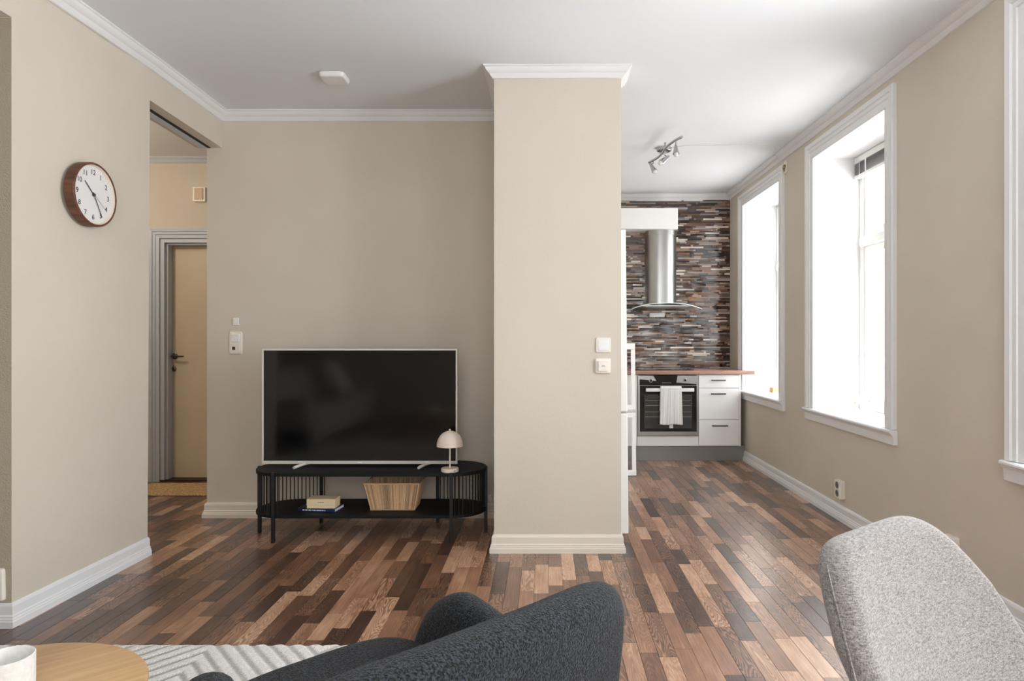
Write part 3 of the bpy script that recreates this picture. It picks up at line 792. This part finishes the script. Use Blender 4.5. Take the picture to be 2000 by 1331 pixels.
for (att, top, bot) in ((cpx(1276, 314, ZR), (1269.5, 319.5), (1280.5, 338)), (cpx(1297, 297, ZR), (1306.5, 305), (1287, 320.5)), (cpx(1320, 274, ZR), (1320, 283), (1320.5, 305))):
    Yh = att.y
    pt, pb = Vector(px(top[0], top[1], Yh+.012)), Vector(px(bot[0], bot[1], Yh-.02))
    mid = (pt+pb)/2
    d = (pb-pt); Lh = d.length; q = d.normalized().to_track_quat('Z', 'Y').to_matrix()
    hm = MB().lathe([(.0, 0), (.008, .0), (.011, Lh*.15), (.019, Lh*.55), (.023, Lh*.82), (.020, Lh*.82), (.016, Lh*.6), (0, Lh*.6)], 20)
    hd_ = obj('spot_head', MB().add([tuple(pt+q@Vector(v)) for v in hm.v], hm.f), M['chrome'], SB, smooth=35)
    bm_ = MB().lathe([(.0, Lh*.62), (.016, Lh*.7), (.019, Lh*.86), (.014, Lh*.97), (0, Lh)], 16)
    obj('bulb', MB().add([tuple(pt+q@Vector(v)) for v in bm_.v], bm_.f), M['bulb'], hd_, smooth=60)
    obj('swivel_arm', MB().tube([att, Vector((att.x, att.y, att.z-.02)), pt+d*.12], .0045, 8), M['chrome'], SB, smooth=40)
# cable on the ceiling and its outlet
cp = [bc+Vector((.05, 0, -.003)), cpx(1340, 285, CL-.002), cpx(1420, 283.5, CL-.002), cpx(1495, 281, CL+.006), cpx(1508, 284, CL+.006), cpx(1515, 291, CL+.006)]
cp += [Vector((1.868, 5.40, CL-.002)), Vector((1.905, 5.40, CL-.05)), Vector((1.926, 5.395, CL-.085)), Vector((1.926, 5.352, CL-.11)), Vector((1.922, 5.34, CL-.14))]
tag(obj('ceiling_cable', MB().tube(spline(cp, 5), .0035, 6), M['plastic_white'], smooth=60), 'thin white cable clipped across the kitchen ceiling to the window', 'cable')
JB = thing('lamp_outlet', 'old cream lamp outlet plate with brass hook above the far window corner', 'outlet', (XR, 5.335, 2.585), WALLR)
obj('plate', MB().box(-.035, .035, -.05, .05, 0, .008), M['plastic'], JB, bev=.003)
obj('hook', MB().tube([Vector((.0+.018*math.cos(t), .0+.018*math.sin(t), .008+.012*(k/9))) for k, t in enumerate([i*.6 for i in range(10)])]+[Vector((.012, -.04, .02))], .004, 8), M['brass'], JB, smooth=50)
obj('socket_hole', MB().lathe([(.014, .008), (.014, .012), (.008, .012), (.008, .009)], 16, (0, .0, 0)), M['brass'], JB)

# ceiling detector
sdp = (-1.222, 3.81, cz(-1.2, 3.8))
SD = thing('smoke_alarm', 'flat white rounded-square alarm on the living room ceiling', 'smoke alarm', sdp, (PI, 0, 0))
obj('housing', MB().soft(.148, .148, .05, nexp=6, edge=.16, fn=lambda a, b, t: (a, b, max(t, -.001)+.003)), M['plastic_white'], SD, smooth=50)
obj('test_button', MB().lathe([(.012, .028), (.012, .0295), (0, .0297)], 20), M['plastic_white'], SD)

# ------------------------------------------------------------------ wall fittings
def plate(name, label, cat, loc, rot, w_, h_, d_=.009, group=None, m='plastic'):
    t = thing(name, label, cat, loc, rot, group); obj('frame', MB().soft(w_, h_, d_*2, nexp=12, edge=.1, fn=lambda a, b, c: (a, b, max(c, 0))), M[m], t, smooth=40); return t
sT = YT
c = px(461, 670.5, sT)
t = plate('light_switch', 'double white switch plate beside the television, lower one with a black square', 'switch', (c[0], sT, c[2]), WALLN, .086, .152)
obj('rocker', MB().soft(.056, .056, .012, nexp=12, edge=.08, fn=lambda a, b, d: (a, b+.034, max(d, 0)+.007)), M['plastic_white'], t, smooth=40)
kn = obj('rotary_plate', MB().box(-.03, .03, -.066, -.006, .007, .012), M['plastic'], t, bev=.002)
obj('black_square', MB().box(-.02, .0, -.045, -.025, .012, .0128), M['dark_slot'], kn, label='black square sensor window')
c = px(461, 628.5, sT)
t = plate('bell_push', 'tiny white push button on the wall above the double switch', 'switch', (c[0], sT, c[2]), WALLN, .038, .05, .008, m='plastic_white')
obj('button', MB().box(-.012, .008, -.016, .016, .006, .011), M['plastic_white'], t, bev=.002)
sP = 3.68
c = px(1178, 674.5, sP)
t = plate('light_switch', 'upper white rocker switch on the front of the pillar', 'switch', (c[0], sP, c[2]), WALLN, .085, .085)
obj('rocker', MB().soft(.06, .06, .012, nexp=12, edge=.08, fn=lambda a, b, d: (a, b, max(d, 0)+.007)), M['plastic_white'], t, smooth=40)
c = px(1177.5, 715, sP)
t = plate('thermostat', 'lower white dial-less thermostat plate on the pillar with a short grey slot', 'thermostat', (c[0], sP, c[2]), WALLN, .088, .086, .012)
kn = obj('raised_cover', MB().box(-.027, .024, -.028, .026, .010, .026), M['plastic'], t, bev=.002)
obj('slot', MB().box(-.009, .009, -.003, .003, .026, .0265), M['steel_dark'], kn)
def wall_socket(y, z, label):
    t = thing('wall_socket', label, 'socket', (XR, y, z), WALLR, 'surface-mounted sockets on the window wall')
    obj('housing', MB().box(-.042, .042, -.058, .058, 0, .036), M['plastic'], t, bev=.004)
    for q in (.027, -.027):
        w_ = obj('socket_well', MB().lathe([(.0, .0362), (.019, .0362), (.0205, .0385), (.022, .0385), (.022, .036)], 20, (0, q, 0)), M['steel_dark'], t)
        for s_ in (-.0095, .0095): obj('pin_hole', MB().lathe([(.0028, .0364), (.0028, .0368)], 8, (s_, q, 0)), M['dark_slot'], w_)
    return t
wall_socket(4.315, .215, 'cream double socket low on the window wall, beside the far baseboard')
wall_socket(3.13, .205, 'cream double socket on the window wall half hidden by the grey chair')
t = plate('wall_socket', 'cream rounded socket low on the dim wall at the left picture edge', 'socket', (px(-7, 1141, 2.735)[0], 2.735, px(-7, 1141, 2.735)[2]), WALLN, .085, .135, .02)
obj('cover', MB().soft(.06, .11, .01, nexp=5, edge=.1, fn=lambda a, b, d: (a, b, max(d, 0)+.018)), M['plastic'], t, smooth=40)
c = px(392, 381, HY)
t = thing('door_chime', 'small white-framed beige chime box high on the hall wall', 'door chime', (c[0], HY, c[2]), WALLN)
obj('frame', MB().box(-.052, .052, -.06, .06, 0, .03), M['plastic'], t, bev=.003)
obj('front_panel', MB().box(-.036, .036, -.046, .05, .03, .036), M['beige_plastic'], t, bev=.002, label='beige front')

# ------------------------------------------------------------------ wall clock
CK = thing('wall_clock', 'round wall clock with deep walnut rim and white face', 'clock', (-2.160, 3.098, 1.874), WALLL)
R = .149
prof = [(R-.004, 0), (R, .004), (R, .046), (R-.003, .05), (R-.009, .05), (R-.010, .047), (R-.010, .03)]
obj('rim', MB().lathe(prof, 72, cap=False), M['walnut'], CK, smooth=35)
obj('inner_rim', MB().lathe([(R-.0105, .047), (R-.014, .035), (R-.018, .0335)], 72, cap=False), M['clock_rim'], CK, smooth=60, recalc=False)
obj('dial', MB().lathe([(R-.012, .004), (R-.012, .034), (0, .034)], 72), M['clock_face'], CK)
for h in range(1, 13):
    a = PI/2-h*PI/6
    text_part('numeral', str(h), .034, M['ink'], CK, .105*math.cos(a), .105*math.sin(a), .0347)
mk = MB()
for k in range(60):
    a = 2*PI*k/60; c_, s_ = math.cos(a), math.sin(a); w_ = .0009
    mk.add([(c_*r_-s_*q, s_*r_+c_*q, z_) for r_, q, z_ in ((.126, -w_, .0343), (.129, -w_, .0343), (.129, w_, .0343), (.126, w_, .0343))], [(0, 1, 2, 3)])
obj('minute_marks', mk, M['ink'], CK, kind='stuff')
def hand(name, ang, L, w_, z_, tail=.012):
    a = PI/2-ang; c_, s_ = math.cos(a), math.sin(a)
    P = [(-tail, -w_/2), (L, -w_/2*.7), (L, w_/2*.7), (-tail, w_/2)]
    mb = MB().prism([(c_*p-s_*q, s_*p+c_*q) for p, q in P], z_, z_+.001); return obj(name, mb, M['ink'], CK)
hand('hour_hand', math.radians(312.5), .080, .0055, .037)
hand('minute_hand', math.radians(150), .112, .0045, .039)
hand('second_hand', math.radians(127), .09, .0012, .041)
obj('hand_cap', MB().lathe([(.007, .034), (.007, .043), (0, .043)], 16), M['ink'], CK)

# ------------------------------------------------------------------ media bench
BN = thing('tv_bench', 'black oval open media bench with slatted rounded ends', 'tv bench', (-1.067, 4.06, .008))
hwB, rB = .70, .205
def stadium(hw_, r_, n=20):
    pts = []
    for i in range(n+1):
        t = -PI/2+PI*i/n; pts.append((hw_-r_+r_*1.0*math.cos(t), r_*math.sin(t)))
    for i in range(n+1):
        t = PI/2+PI*i/n; pts.append((-hw_+r_+r_*math.cos(t), r_*math.sin(t)))
    return pts
obj('top', MB().prism(stadium(hwB, rB), .384, .404), M['blackwood'], BN, bev=.002)
obj('lower_shelf', MB().prism(stadium(hwB, rB), .140, .157), M['blackwood'], BN, bev=.002)
legs = [(-.527, -.207), (.512, -.207), (-.386, .207), (.365, .207), (-.695, .0), (.695, .0)]
for (lx_, ly_) in legs:
    obj('leg', MB().box(lx_-.0095, lx_+.0095, ly_-.0095, ly_+.0095, 0, .408), M['black'], BN, bev=.0015)
for sg in (-1, 1):
    for i in range(26):
        t = -PI/2+PI*(i+.5)/26
        x_ = sg*(hwB-rB+(rB-.012)*math.cos(t)); y_ = (rB-.012)*math.sin(t)
        obj('slat', MB().tube([(x_, y_, .157), (x_, y_, .384)], .0032, 6), M['black'], BN, smooth=60)
    for i in range(6):
        x_ = sg*(hwB-rB-.024*(i+.6)); y_ = rB-.012
        obj('slat', MB().tube([(x_, y_, .157), (x_, y_, .384)], .0032, 6), M['black'], BN, smooth=60)
ZB = .4125
# television
TV = thing('television', 'flat television with a silver bezel standing on the black bench', 'television', (-1.144, 4.05, ZB))
wT, hT = .599, .706
zT = .018
obj('back_shell', MB().box(-wT+.004, wT-.004, .002, .03, zT+.003, zT+hT-.003).box(-.35, .35, .03, .06, zT+.06, zT+.42), M['black'], TV, bev=.006)
m_ = MB().box(-wT, wT, -.004, .012, zT, zT+.019).box(-wT, wT, -.004, .012, zT+hT-.0105, zT+hT).box(-wT, -wT+.0105, -.004, .012, zT+.019, zT+hT-.0105).box(wT-.0105, wT, -.004, .012, zT+.019, zT+hT-.0105)
obj('bezel', m_, M['tv_bezel'], TV, bev=.0012, label='slim silver bezel')
obj('screen', MB().box(-wT+.0105, wT-.0105, -.001, .002, zT+.019, zT+hT-.0105), M['tv_glass'], TV)
obj('badge', MB().box(-.012, .018, -.0048, -.004, zT+.006, zT+.013), M['white_lac'], TV)
for sx in (-.375, .375):
    m_ = MB().tube([(sx+.06, .03, .019), (sx+.03, -.01, .016), (sx+.005, -.062, .010), (sx, -.078, .0085)], [.008, .009, .010, .0085], 10)
    obj('foot', m_, M['tv_bezel'], TV, smooth=50)
# lamp
LP = thing('table_lamp', 'small cream mushroom lamp with domed shade in front of the television', 'lamp', (-.570, 3.905, ZB))
obj('base', MB().lathe([(0, 0), (.049, 0), (.0515, .003), (.0515, .019), (.048, .023), (0, .0235)], 40), M['lamp'], LP, smooth=35)
obj('charging_port', MB().lathe([(.0, 0), (.003, 0), (.003, .001), (0, .001)], 10), M['dark_slot'], LP, loc=None)
bpy.data.objects[LP.children[-1].name].matrix_local = Matrix.Translation((.034, -.0392, .011)) @ Matrix.Rotation(PI/2, 4, 'X')
obj('pole', MB().tube([(0, 0, .02), (0, 0, .20)], .0052, 14), M['lamp'], LP, smooth=50)
prof = []
for i in range(15):
    t = PI/2*i/14; prof.append((.0775*math.cos(t)+.0, .154+.088*math.sin(t)))
inner = [(r_*.965, z_-.002) for r_, z_ in prof[::-1]]
obj('shade', MB().lathe([(.0775, .150)]+prof+inner[1:]+[(.075, .150)], 48, cap=False), M['lamp'], LP, smooth=50)
obj('finial', MB().lathe([(.006, .240), (.006, .249), (.004, .252), (0, .252)], 16), M['lamp'], LP, smooth=40)
# basket of cord
ZS = .008+.157
BK = thing('rope_basket', 'square tapered seagrass rope basket on the lower shelf', 'basket', (-.9235, 4.045, ZS))
def ropecol(): 
    j = random.uniform(.8, 1.15); return rgb(*[min(255, q*j) for q in (208, 174, 138)])
hb, ht_ = (.132, .076), (.166, .104); Hk = .165
mb = MB()
corners = [(-1, -1), (1, -1), (1, 1), (-1, 1)]
for k in range(4):
    (sx0, sy0), (sx1, sy1) = corners[k], corners[(k+1) % 4]
    n = 44 if k % 2 == 0 else 26
    for i in range(n):
        u = (i+.5)/n; fx_ = sx0+(sx1-sx0)*u; fy_ = sy0+(sy1-sy0)*u
        lean = .05*math.sin((u-.5)*PI*2)*(1 if k % 2 == 0 else .3)
        p0 = (fx_*hb[0], fy_*hb[1], .004); p1 = ((fx_+lean*.0)*ht_[0], fy_*ht_[1], Hk)
        pm = ((p0[0]+p1[0])/2+random.uniform(-.001, .001), (p0[1]+p1[1])/2, (p0[2]+p1[2])/2)
        mb.tube([p0, pm, p1], .0027+.0005*(i % 3 == 0), 6, ropecol())
obj('rope_wall', mb, M['rope'], BK, kind='stuff', smooth=60)
mb = MB(); mb.tube([(sx*ht_[0], sy*ht_[1], Hk+.001) for sx, sy in corners], .005, 8, rgb(198, 166, 130), closed=True)
obj('rim', mb, M['rope'], BK, smooth=60)
mb = MB(); mb.tube([(sx*hb[0], sy*hb[1], .0052) for sx, sy in corners], .005, 8, rgb(180, 146, 110), closed=True)
obj('bottom_rim', mb, M['rope'], BK, smooth=60)
obj('bottom', MB().box(-hb[0], hb[0], -hb[1], hb[1], .002, .006, rgb(150, 120, 88)), M['rope'], BK)
# book and cream box
BO = thing('book', 'blue book with a dark spine lying under the cream box', 'book', (-1.365, 4.005, ZS), (0, 0, math.radians(-7)))
obj('cover', MB().box(-.117, .117, -.066, .066, 0, .0022).box(-.117, .117, -.066, .066, .0168, .019).box(-.117, .117, -.066, -.063, 0, .019), M['book_blue'], BO, bev=.0008)
obj('pages', MB().box(-.114, .1145, -.063, .063, .0022, .0168), M['paper'], BO)
x_ = -.085
rr = random.Random(5)
while x_ < .06:
    w_ = rr.uniform(.006, .016); obj('spine_mark', MB().box(x_, x_+w_, -.0664, -.066, .006, .0125), M['paper'], BO); x_ += w_+rr.uniform(.003, .006)
BX = thing('keepsake_box', 'cream cardboard box resting on top of the blue book', 'box', (-1.346, 3.992, ZS+.019))
obj('tray', MB().box(-.084, .084, -.048, .048, 0, .018), M['card'], BX, bev=.001)
obj('lid', MB().box(-.0855, .0855, -.0495, .0495, .018, .056), M['card'], BX, bev=.0015)
for k in range(3): obj('front_mark', MB().box(-.016+k*.012, -.008+k*.012, -.0499, -.0495, .034, .038), M['steel_dark'], BX)
# cable and plugs at the right end of the bench
P = lambda x, y, Y=4.31: Vector(px(x, y, Y))
cab = spline([P(905, 932, 4.33), P(925, 936), P(919, 945), P(919, 957), P(926, 968), P(933, 976), P(939, 985, 4.33)], 5)
CB = thing('power_cable', 'white power cable with inline plugs hanging behind the bench', 'cable', (0, 0, 0))
obj('cord', MB().tube(cab, .003, 6), M['plastic_white'], CB, smooth=60)
obj('cord', MB().tube(spline([P(925, 936), P(940, 938), P(950, 946), P(954, 957), P(957, 968, 4.36)], 5), .0022, 6), M['plastic_white'], CB, smooth=60)
a_ = P(938, 983, 4.34); b__ = P(943, 993, 4.36)
obj('plug', MB().tube([a_, b__], .009, 8), M['plastic_white'], CB, smooth=50)
obj('plug', MB().tube([P(957, 968, 4.365), P(959, 980, 4.375)], .012, 8), M['plastic_white'], CB, smooth=50)

# ------------------------------------------------------------------ hall mat
MT = obj('door_mat', MB().box(-3.225, -2.28, 4.99, 5.40, .0085, .019), M['jute'], bev=.004)
tag(MT, 'flat natural jute mat in front of the hall door', 'mat')

# ------------------------------------------------------------------ window sill things
DG = thing('dog_figurine', 'white abstract ceramic dog on the middle window sill', 'figurine', (0, 0, 0))
# body in the plane of the sill: legs, back, neck and raised head
def sillp(x, y):   # picture point on a plane just inside the recess
    X = XR+.245; s = (x-CX)/X; return Vector((X, F/s, CH-(y-CY)/s))
f1, f2 = sillp(1672, 811), sillp(1708, 814)
dirn = (f2-f1); dirn.z = 0
b1, b2 = sillp(1674, 789), sillp(1702, 786)
zs = ZW0+.004
def up(p, z): return Vector((p.x, p.y, z))
L1, L2 = sillp(1671, 808), sillp(1703, 808)
hb_ = .072
A0, A1 = up(L1, zs), up(L1, zs+hb_)
B0, B1 = up(L2, zs), up(L2, zs+hb_)
mb = MB()
mb.tube([A0+Vector((-.0, 0, 0)), A0+(A1-A0)*.5, A1, A1+(B1-A1)*.25+Vector((0, 0, -.008)), A1+(B1-A1)*.6+Vector((0, 0, -.008)), B1+Vector((0, 0, .006)), B1+Vector((0, -.012, .030))], [.013, .016, .020, .017, .016, .020, .010], 14)
mb.tube([B0, B0+(B1-B0)*.5, B1+Vector((0, 0, -.004))], [.010, .013, .018], 14)
obj('body', mb, M['ceramic'], DG, smooth=70)
mb = MB().tube([B1+Vector((0, .004, .012)), B1+Vector((0, .006, .040)), B1+Vector((0, -.008, .062)), B1+Vector((0, -.012, .070))], [.013, .011, .008, .005], 12)
obj('head', mb, M['ceramic'], DG, smooth=70)
g = Vector((XR+.20, F*(XR+.20)/(1512-CX), ZW0))
BKk = obj('wooden_block', MB().box(g.x-.03, g.x+.03, g.y-.05, g.y+.05, g.z+.001, g.z+.048), M['brown_block'], bev=.004)
tag(BKk, 'small tan block on the far window sill by the casing', 'block')

# ------------------------------------------------------------------ rug
RX0, RX1, RY0, RY1 = -3.0, -.02, .45, 2.556
NXr, NYr = 380, 270
vs, cols = [], []
def rugf(x, y):
    per = .86; u = (x/per) % 1.0; tri = abs(u-.5)*2
    v = ((y-.1)/.62) % 1.0; trv = abs(v-.5)*2
    ph = (tri*.55+trv*.34 if True else 0)
    s1 = math.sin(2*PI*(ph)/.088)
    return s1
for j in range(NYr+1):
    for i in range(NXr+1):
        x = RX0+(RX1-RX0)*i/NXr; y = RY0+(RY1-RY0)*j/NYr
        h = rugf(x, y); e = min(1, min(i, NXr-i, j, NYr-j)/2)
        ed = .006*math.sin(x*90) if j == NYr else 0
        vs.append((x, y+ed, .009+(.008+.0035*clamp(h*2.5+1, -1, 1)*.5+random.uniform(-.0007, .0007))*(.35+.65*e)))
mb = MB(); W_ = NXr+1
for j in range(NYr):
    for i in range(NXr):
        x = RX0+(RX1-RX0)*(i+.5)/NXr; y = RY0+(RY1-RY0)*(j+.5)/NYr
        h = clamp(rugf(x, y)*2.2+1.0, -1, 1); blot = .5+.5*math.sin(x*3.1+1.3*math.sin(y*4))*math.sin(y*3.7+.9*math.sin(x*5))
        g_ = 221+16*h-26*blot*(1-h)*.6+random.uniform(-7, 7)
        cols.append(rgb(g_, g_-3, g_-6))
fs = [(j*W_+i, j*W_+i+1, (j+1)*W_+i+1, (j+1)*W_+i) for j in range(NYr) for i in range(NXr)]
mb.v = vs; mb.f = fs; mb.c = cols
RG = obj('rug', mb, M['rug'], recalc=False)
tag(RG, 'off-white rug with carved chevron pattern under the coffee table', 'rug')

# ------------------------------------------------------------------ coffee table and cup
CT = thing('coffee_table', 'round light oak coffee table on the rug at lower left', 'table', (-1.15, 1.33, .022))
ZT = .430
obj('tabletop', MB().lathe([(0, ZT-.024), (.288, ZT-.024), (.297, ZT-.018), (.300, ZT-.008), (.298, ZT-.002), (.294, ZT), (0, ZT)], 96), M['oak'], CT, smooth=30)
for k in range(3):
    a = 2*PI*k/3+.4
    obj('leg', MB().tube([(.17*math.cos(a), .17*math.sin(a), ZT-.024), (.24*math.cos(a), .24*math.sin(a), 0)], [.018, .012], 14), M['oak'], CT, smooth=50)
CU = thing('candle_holder', 'white stoneware cup on the oak coffee table', 'cup', (-1.146, 1.40, .022+ZT))
obj('bowl', MB().lathe([(0, 0), (.047, 0), (.051, .004), (.0515, .073), (.0495, .0745), (.0455, .072), (.044, .03), (0, .024)], 48), M['stone'], CU, smooth=40)

# ------------------------------------------------------------------ armchair (charcoal)
al = math.radians(43.3)
U = Vector((math.cos(al), math.sin(al), 0)); D = Vector((-math.sin(al), math.cos(al), 0))
AC = thing('armchair', 'charcoal boucle armchair seen from behind, facing the coffee table', 'armchair', (-.117, 1.075, .021), (0, 0, al))
# local axes: x along the back, y forward
def back_fn(a, b, t):     # a across, b up, t through
    z = .500+b; k = (z-.3)/.44
    x = a*(1+.02*k)
    y = t-.055*k+.05*(abs(a)/.33)**3*.9
    z += .002*(a/.33)
    return (x, y, z)
obj('backrest', MB().soft(.69, .46, .105, nexp=5.5, edge=.15, fn=back_fn, nr=14), M['boucle'], AC, smooth=80)
for sg in (-1, 1):
    def arm_fn(a, b, t, sg=sg):
        y = .300+a; z = .378+b
        y += .5*(.56-z)*clamp(y/.5)*(z > .3) + (.13*clamp(y/.5) if z <= .3 else 0)
        z += (.055*clamp((y-.12)/.3)**1.5-.03) * clamp((z-.3)/.25)
        return (sg*(.297-.02*clamp(y/.45)) + t*1.0, y, z)
    obj('armrest', MB().soft(.42, .36, .09, nexp=3.2, edge=.2, fn=arm_fn, nr=12), M['boucle'], AC, smooth=80)
sm_ = []
for i in range(25):
    a_ = -.28+.565*i/24; sm_.append(Vector(back_fn(a_, .07, -.0525)))
obj('seam', MB().tube(sm_, .0018, 6), M['dark_slot'], AC, smooth=60)
obj('seat_base', MB().soft(.56, .56, .16, nexp=7, edge=.1, fn=lambda a, b, t: (a, b+.31, .255+t)), M['boucle'], AC, smooth=80)
obj('seat_cushion', MB().soft(.545, .63, .14, nexp=5, edge=.17, fn=lambda a, b, t: (a-.005, b+.345, .363+t+.012*(1-(a/.28)**2)), nr=12), M['boucle'], AC, smooth=80)
for sx, sy in ((-.24, .08), (.24, .08), (-.24, .54), (.24, .54)):
    obj('leg', MB().tube([(sx*.95, sy, .2), (sx*1.06, sy+(.02 if sy > .3 else -.02), 0)], [.016, .010], 12), M['black'], AC, smooth=50)

# ------------------------------------------------------------------ dining chair (grey)
th_ = math.radians(38)
DCc = thing('dining_chair', 'light grey upholstered dining chair near the window wall, right foreground', 'chair', (.588, 1.207, .008), (0, 0, th_+PI))
# local x = -e (flipped by the turn), local y = -... so work in world axes and convert
E = Vector((math.cos(th_), math.sin(th_), 0)); N = Vector((math.sin(th_), -math.cos(th_), 0))
def loc(p_e, p_n, z):     # along E, towards the sitter N, height -> local coords of the turned root
    return (-p_e, p_n, z-.008)
def chair_fn(a, b, t):
    T_ = .5-b/.46; T_ = clamp(T_, -.02, 1.02)        # 0 top .. 1 bottom
    z = .857-.44*T_
    hw_ = .176+.108*clamp(T_/.42)**.85 if T_ < .42 else .284
    hw_ *= (1-.10*clamp((T_-.5)/.5))
    u = a/.25
    k = .21*T_**.95+u*u*(.012+.055*clamp(T_*1.3))
    return loc(u*hw_, k+t, z)
mbb = MB().soft(.5, .46, .062, nexp=8.5, edge=.11, fn=chair_fn, nr=14, na=96)
shell = obj('backrest', mbb, M['weave'], DCc, smooth=80)
def seat_fn(a, b, t):
    return loc(a, .19+.235+b, .455+t+.02*(abs(a)/.25)**2)
seat = obj('seat', MB().soft(.52, .50, .08, nexp=4.5, edge=.16, fn=seat_fn, nr=12), M['weave'], DCc, smooth=80)
# stitched seam down the outer edge
sp_ = []
for i in range(24):
    T_ = .05+.9*i/23; b_ = (.5-T_)*.46
    sp_.append(Vector(chair_fn(-.2505, b_, 0)))
obj('seam', MB().tube(sp_, .0016, 5), M['weave'], DCc, smooth=50)
for sx, sy in ((-.17, .22), (.17, .22), (-.17, .58), (.17, .58)):
    p0 = Vector(loc(sx*.8, sy*.9+.04, .42)); p1 = Vector(loc(sx*1.25, sy+(.06 if sy > .4 else -.05), .0)); p1.z = 0
    obj('leg', MB().tube([p0, p1], [.014, .010], 12), M['black'], DCc, smooth=50)

# ------------------------------------------------------------------ sofa seen only as a reflection in the screen
SF = thing('sofa', 'light grey sofa along the alcove, mirrored dimly in the television', 'sofa', (-2.85, .1, .021))
obj('base', MB().box(-.42, .42, -1.25, 1.25, .08, .27), M['fleece'], SF, bev=.03)
for k in range(2):
    obj('seat_cushion', MB().soft(.66, 1.1, .17, nexp=8, edge=.1, fn=lambda a, b, t, k=k: (a+.10, b-.55+1.1*k, .345+t)), M['fleece'], SF, smooth=80)
    obj('back_cushion', MB().soft(.42, 1.08, .18, nexp=6, edge=.2, fn=lambda a, b, t, k=k: (-.22+t-.12*(a/.21)*.5, b-.55+1.1*k, .62+a)), M['fleece'], SF, smooth=80)
for sg in (-1, 1):
    obj('armrest', MB().box(-.42, .42, sg*1.25-.08*(sg > 0)*2, sg*1.25+.08*(sg < 0)*2, .08, .56), M['fleece'], SF, bev=.03)
obj('back', MB().box(-.46, -.34, -1.25, 1.25, .08, .74), M['fleece'], SF, bev=.03)
for sx in (-.36, .36):
    for sy in (-1.15, 1.15): obj('leg', MB().tube([(sx, sy, .09), (sx, sy, 0)], .018, 10), M['black'], SF)
PL = obj('cushion', MB().soft(.46, .46, .16, nexp=4, edge=.6, fn=lambda a, b, t: (-2.74+t-.12*(a/.23), -.55+b, .70+a*.95)), M['towel'], smooth=80)
tag(PL, 'white throw pillow on the sofa, mirrored in the television', 'cushion')
